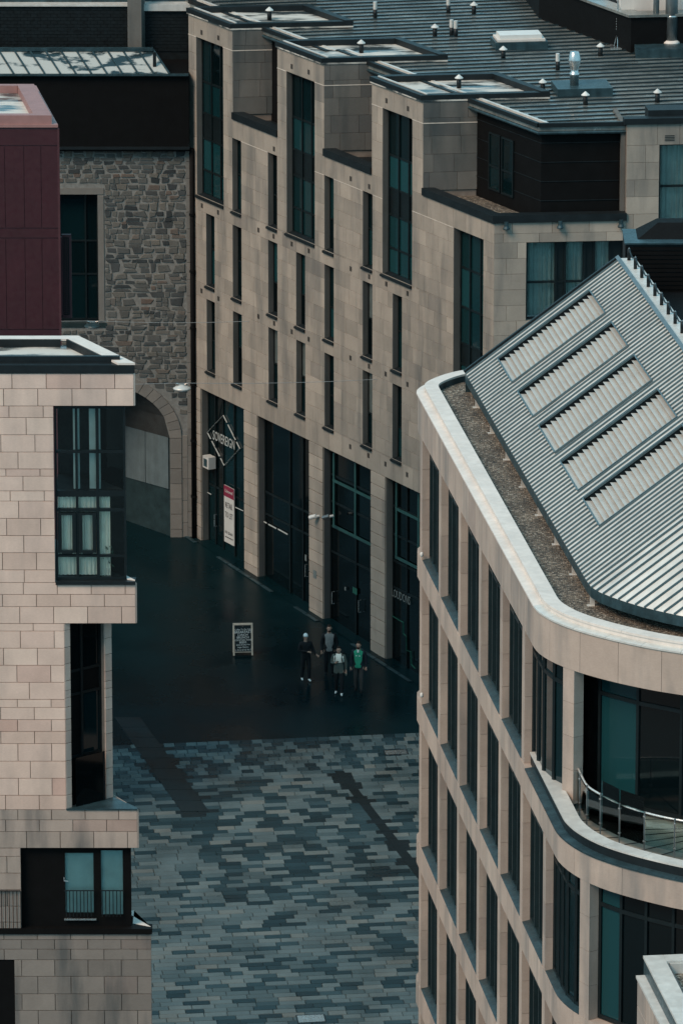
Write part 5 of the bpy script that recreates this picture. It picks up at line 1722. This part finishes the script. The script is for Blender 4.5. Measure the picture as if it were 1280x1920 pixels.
# ================================================================== chalkboard
cb = on_g(455, 1226)
FG = Fr(cb.x, cb.y, 4, gz(cb.y))
ab = thing('chalkboard_sign', 'folding chalkboard with pale wooden frame standing on the dark wet street', 'sign', FG.M)
def leaf_(sign, with_text):
    L = 1.12; W = 0.345
    lean = math.asin(0.20 / L) * sign
    Mx = FG.M @ Matrix.Translation((0, 0.21 * sign * -1, 0)) @ Matrix.Rotation(-lean, 4, 'X')
    F = Fr(0, 0, 0); F.M = Mx; F.I = Mx.inverted()
    fr_ = MB()
    fr_.box(-W, -W + .055, -.015, .015, 0, L).box(W - .055, W, -.015, .015, 0, L).box(-W + .055, W - .055, -.015, .015, L - .06, L).box(-W + .055, W - .055, -.015, .015, 0.11, 0.13)
    o = fr_.build('frame', M['pine'], ab, F)
    MB().box(-W + .056, W - .056, -.008, .008, 0.131, L - .061).build('board', M['slateboard'], o, F)
    if with_text:
        y = -0.012
        MB().lathe([(0.02, 0), (0.02, .004)], n=8).build('knob', M['pine'], o, Fr(0, 0, 0)).matrix_basis = Mx @ Matrix.Translation((-.0, y, L - .10))
        for body_, sz, z, sx in (('Coffee To Go Cafe', .085, .905, .85), ('BREAKFAST', .125, .815, .95), ('LUNCH', .11, .715, .95), ('BRUNCH', .11, .625, .95), ('COCKTAILS WINE', .085, .535, .85),
                             ('BEERS', .10, .455, .95), ('Gluten & Dairy Free', .072, .375, .8), ('Vegan Options', .072, .29, .9), ('L O U D O N S', .085, .19, 1.0)):
            text(body_, sz, M['chalk'], o, F, 0.0, y, z, sx, shear=0.12 if sz < .1 else 0, rot=-1.5 if 'LOU' not in body_ else 0)
leaf_(1, True); leaf_(-1, False)

# ================================================================== people
def cloth(name, c, rough=0.85): return plain(name, c, rough, var=0.15, scale=12, bmp=0.15, spec=0.2)
SKIN = cloth('skin', (0.42, 0.255, 0.19), 0.55)
HAIR = cloth('hair_dark', (0.018, 0.013, 0.010))
EYE = plain('eye_dark', (0.01, 0.01, 0.01), 0.3, bmp=0)
def person(u, v, label, hgt, yaw, mats, step=0.12, arms='down', hair='short', extras=(), beard=False):
    """mats: shoe, trouser, coat, shirt ; the figure faces -Y before turning"""
    p = on_g(u, v)
    F = Fr(p.x, p.y, yaw, gz(p.y))
    root = thing('person', label, 'person', F.M, 'people walking along the street')
    k = hgt / 1.75
    V = []; Rr = []; Ed = []
    def add(co, r, par=None):
        V.append(tuple(c * k for c in co)); Rr.append((r[0] * k, r[1] * k) if isinstance(r, tuple) else (r * k, r * k))
        if par is not None: Ed.append((par, len(V) - 1))
        return len(V) - 1
    pel = add((0, 0, 0.94), (0.175, 0.13))
    wai = add((0, 0, 1.10), (0.17, 0.12), pel)
    che = add((0, 0.01, 1.30), (0.185, 0.13), wai)
    nb = add((0, 0.01, 1.44), (0.095, 0.085), che)
    nk = add((0, -0.005, 1.51), 0.055, nb)
    h1 = add((0, -0.02, 1.58), (0.07, 0.085), nk)
    h2 = add((0, -0.015, 1.66), (0.078, 0.095), h1)
    h3 = add((0, -0.005, 1.715), (0.06, 0.07), h2)
    for sgn in (-1, 1):
        f_ = step * sgn
        hip = add((0.095 * sgn, 0, 0.86), 0.105, pel)
        kn = add((0.105 * sgn, -0.5 * f_ - 0.03, 0.49), 0.08, hip)
        an = add((0.11 * sgn, -f_ + 0.02, 0.10), 0.058, kn)
        hl = add((0.11 * sgn, -f_ + 0.03, 0.045), 0.042, an)
        add((0.125 * sgn, -f_ - 0.14, 0.04), (0.045, 0.035), hl)
        sh_ = add((0.185 * sgn, 0.01, 1.40), 0.085, che)
        if arms == 'down' or (arms == 'hold' and sgn > 0):
            el = add((0.245 * sgn, 0.03, 1.12), 0.068, sh_); wr = add((0.255 * sgn, -0.05 + .5 * f_, 0.88), 0.036, el)
            dn = Vector((0.05 * sgn, -0.15, -1)).normalized()
        elif arms == 'phone':
            el = add((0.26 * sgn, 0.0, 1.14), 0.068, sh_)
            wr = add((0.06 if sgn < 0 else 0.36, -0.20, 1.13 if sgn < 0 else 0.98), 0.036, el)
            dn = Vector((0.6, -0.6, -.2)).normalized()
        else:
            el = add((0.255 * sgn, 0.02, 1.14), 0.068, sh_); wr = add((0.10 * sgn, -0.19, 1.20), 0.036, el)
            dn = Vector((-0.6 * sgn, -0.5, 0.5)).normalized()
        wp = Vector(V[wr]) / k
        pm_ = wp + dn * 0.075
        pal = add(tuple(pm_), (0.034, 0.022), wr)
        sd_v = dn.cross(Vector((0, 1, 0.2))).normalized()
        for q, (off, ln) in enumerate(((-0.024, .07), (-.008, .082), (.008, .076), (.024, .06))):
            b0 = add(tuple(pm_ + sd_v * off + dn * 0.035), 0.0095, pal)
            b1 = add(tuple(pm_ + sd_v * off + dn * (0.035 + ln * .55) + Vector((0, -.012, 0))), 0.009, b0)
            add(tuple(pm_ + sd_v * off + dn * (0.03 + ln) + Vector((0, -.03, 0))), 0.0075, b1)
        t0 = add(tuple(pm_ - dn * 0.03 + sd_v * (-0.035 * sgn) + Vector((0, -.012, 0))), 0.012, pal)
        add(tuple(pm_ + dn * 0.02 + sd_v * (-0.055 * sgn) + Vector((0, -.025, 0))), 0.0095, t0)
        if sgn < 0: wl, pl_ = wp, pm_
        else: wr_, pr_ = wp, pm_
    me = bpy.data.meshes.new('body')
    me.from_pydata(V, Ed, [])
    o = bpy.data.objects.new('tmp', me)
    COL.objects.link(o)
    o.modifiers.new('skin', 'SKIN').use_smooth_shade = True
    for i, r in enumerate(Rr):
        me.skin_vertices[0].data[i].radius = r
        me.skin_vertices[0].data[i].use_root = (i == 0)
    sb = o.modifiers.new('sub', 'SUBSURF'); sb.levels = 1; sb.render_levels = 1
    dg = bpy.context.evaluated_depsgraph_get()
    nm = bpy.data.meshes.new_from_object(o.evaluated_get(dg))
    bpy.data.objects.remove(o)
    nm.materials.clear()
    for m in (mats[0], mats[1], mats[2], mats[3], SKIN): nm.materials.append(m)
    for pol in nm.polygons:
        c = pol.center / k
        hand = any((c - w_).length < 0.115 and (c - q_).length < (c - w_).length + .06 and (c - w_).dot(q_ - w_) > -0.002 for w_, q_ in ((wl, pl_), (wr_, pr_)))
        if c.z < 0.085: i = 0
        elif hand: i = 4
        elif c.z > 1.485: i = 4
        elif c.z < 0.80 and abs(c.x) < 0.21: i = 1
        elif abs(c.x) < 0.085 and c.y < 0.02 and c.z > 0.9: i = 3
        else: i = 2
        pol.material_index = i
        pol.use_smooth = True
    body_ = bpy.data.objects.new('body', nm)
    place(body_, F.M, root)
    def ball(nm_, co, r, mat, sx=1, sy=1, sz=1, zmin=None):
        mb = MB(); n = 12
        pr_f = []
        for a in range(9):
            t_ = math.pi * a / 8
            z_ = -math.cos(t_) * r * sz
            if zmin is not None and z_ < zmin * r: continue
            pr_f.append((max(0.001, math.sin(t_) * r), z_))
        mb.lathe(pr_f, (0, 0, 0), n)
        mb.v = [((x * sx + co[0]) * k, (y * sy + co[1]) * k, (z_ + co[2]) * k) for x, y, z_ in mb.v]
        return mb.build(nm_, mat, root, F, True)
    if hair == 'short': ball('hair', (0, 0.012, 1.668), 0.088, HAIR, 0.98, 1.12, 1.05, 0.02)
    if hair == 'beanie':
        ball('beanie', (0, 0.0, 1.665), 0.097, extras[0], 0.95, 1.1, 1.25, -0.05)
        ball('hair', (0, 0.05, 1.55), 0.085, HAIR, 1.0, 0.8, 1.5)
    for s_ in (-1, 1):
        ball('eye', (0.03 * s_, -0.098, 1.632), 0.010, EYE)
        ball('ear', (0.078 * s_, 0.0, 1.625), 0.024, SKIN, 0.5, 0.8, 1.2)
    ball('nose', (0, -0.112, 1.605), 0.015, SKIN, 0.8, 1.0, 1.5)
    ball('mouth', (0, -0.098, 1.565), 0.02, cloth('lips', (0.25, 0.10, 0.085)), 1.2, 0.5, 0.35)
    if beard: ball('beard', (0, -0.055, 1.55), 0.058, HAIR, 0.95, 0.9, 0.75)
    return root, F, k
C = {n: cloth('cloth_' + n, c) for n, c in {'black': (0.012, 0.014, 0.016), 'navy': (0.014, 0.02, 0.028), 'grey': (0.20, 0.205, 0.20), 'white': (0.85, 0.80, 0.70), 'green': (0.025, 0.27, 0.165),
     'olive': (0.085, 0.10, 0.088), 'char': (0.04, 0.042, 0.042), 'hat': (0.72, 0.76, 0.75), 'shoe': (0.78, 0.78, 0.75)}.items()}
person(573, 1276, 'person in a white beanie and dark coat with white shoes, nearest the chalkboard', 1.66, 14, (C['shoe'], C['black'], C['black'], C['black']), 0.10, 'phone', 'beanie', (C['hat'],))
person(617, 1266, 'bearded person in an open black jacket over a grey top, furthest back by the pier', 1.80, 4, (C['black'], C['black'], C['black'], C['grey']), 0.06, 'down', 'short', (), True)
r3, F3, k3 = person(635, 1302, 'person in a white and olive zip top with a rucksack strap, in front', 1.70, -6, (C['shoe'], C['black'], C['olive'], C['olive']), 0.13, 'hold', 'short')
# white yoke of the zip top and rucksack straps
yk = MB()
n = 16
for zz_, rx, ry in ((1.195, .192, .138), (1.25, .20, .147), (1.33, .212, .152), (1.40, .20, .14), (1.455, .13, .115), (1.50, .085, .085)):
    for t in range(n):
        an = 2 * math.pi * t / n
        yk.v.append((rx * math.cos(an) * k3, (ry * math.sin(an) + .005) * k3, zz_ * k3))
for a in range(5):
    for t in range(n):
        u_ = (t + 1) % n
        yk.f.append((a * n + t, a * n + u_, a * n + n + u_, a * n + n + t)); yk.m.append(0)
yk.build('white_yoke', C['white'], r3, F3, True)
for s_ in (-1, 1):
    MB().tube([Vector((0.11 * s_, 0.10, 1.47)) * k3, Vector((0.115 * s_, -0.05, 1.475)) * k3, Vector((0.12 * s_, -0.145, 1.36)) * k3, Vector((0.15 * s_, -0.13, 1.2)) * k3, Vector((0.17 * s_, 0.06, 1.12)) * k3], 0.018, 6).build('rucksack_strap', C['black'], r3, F3)
MB().box(-.15, .15, .13, .27, 1.08, 1.45).build('rucksack', C['black'], r3, F3)
r4, F4, k4 = person(672, 1297, 'bearded person in a bright green top under a dark open coat', 1.78, -10, (C['black'], C['char'], C['navy'], C['green']), 0.09, 'down', 'short', (), True)
for s_ in (-1, 1):
    MB().box(.055 * s_ - .022, .055 * s_ + .022, -.150, -.135, 1.30, 1.325).build('chest_badge', C['hat'], r4, F4)
MB().prism([(-.03, -.128), (.03, -.128), (.0, -.10)], 1.40 * k4, 1.50 * k4).build('collar', C['hat'], r4, F4)
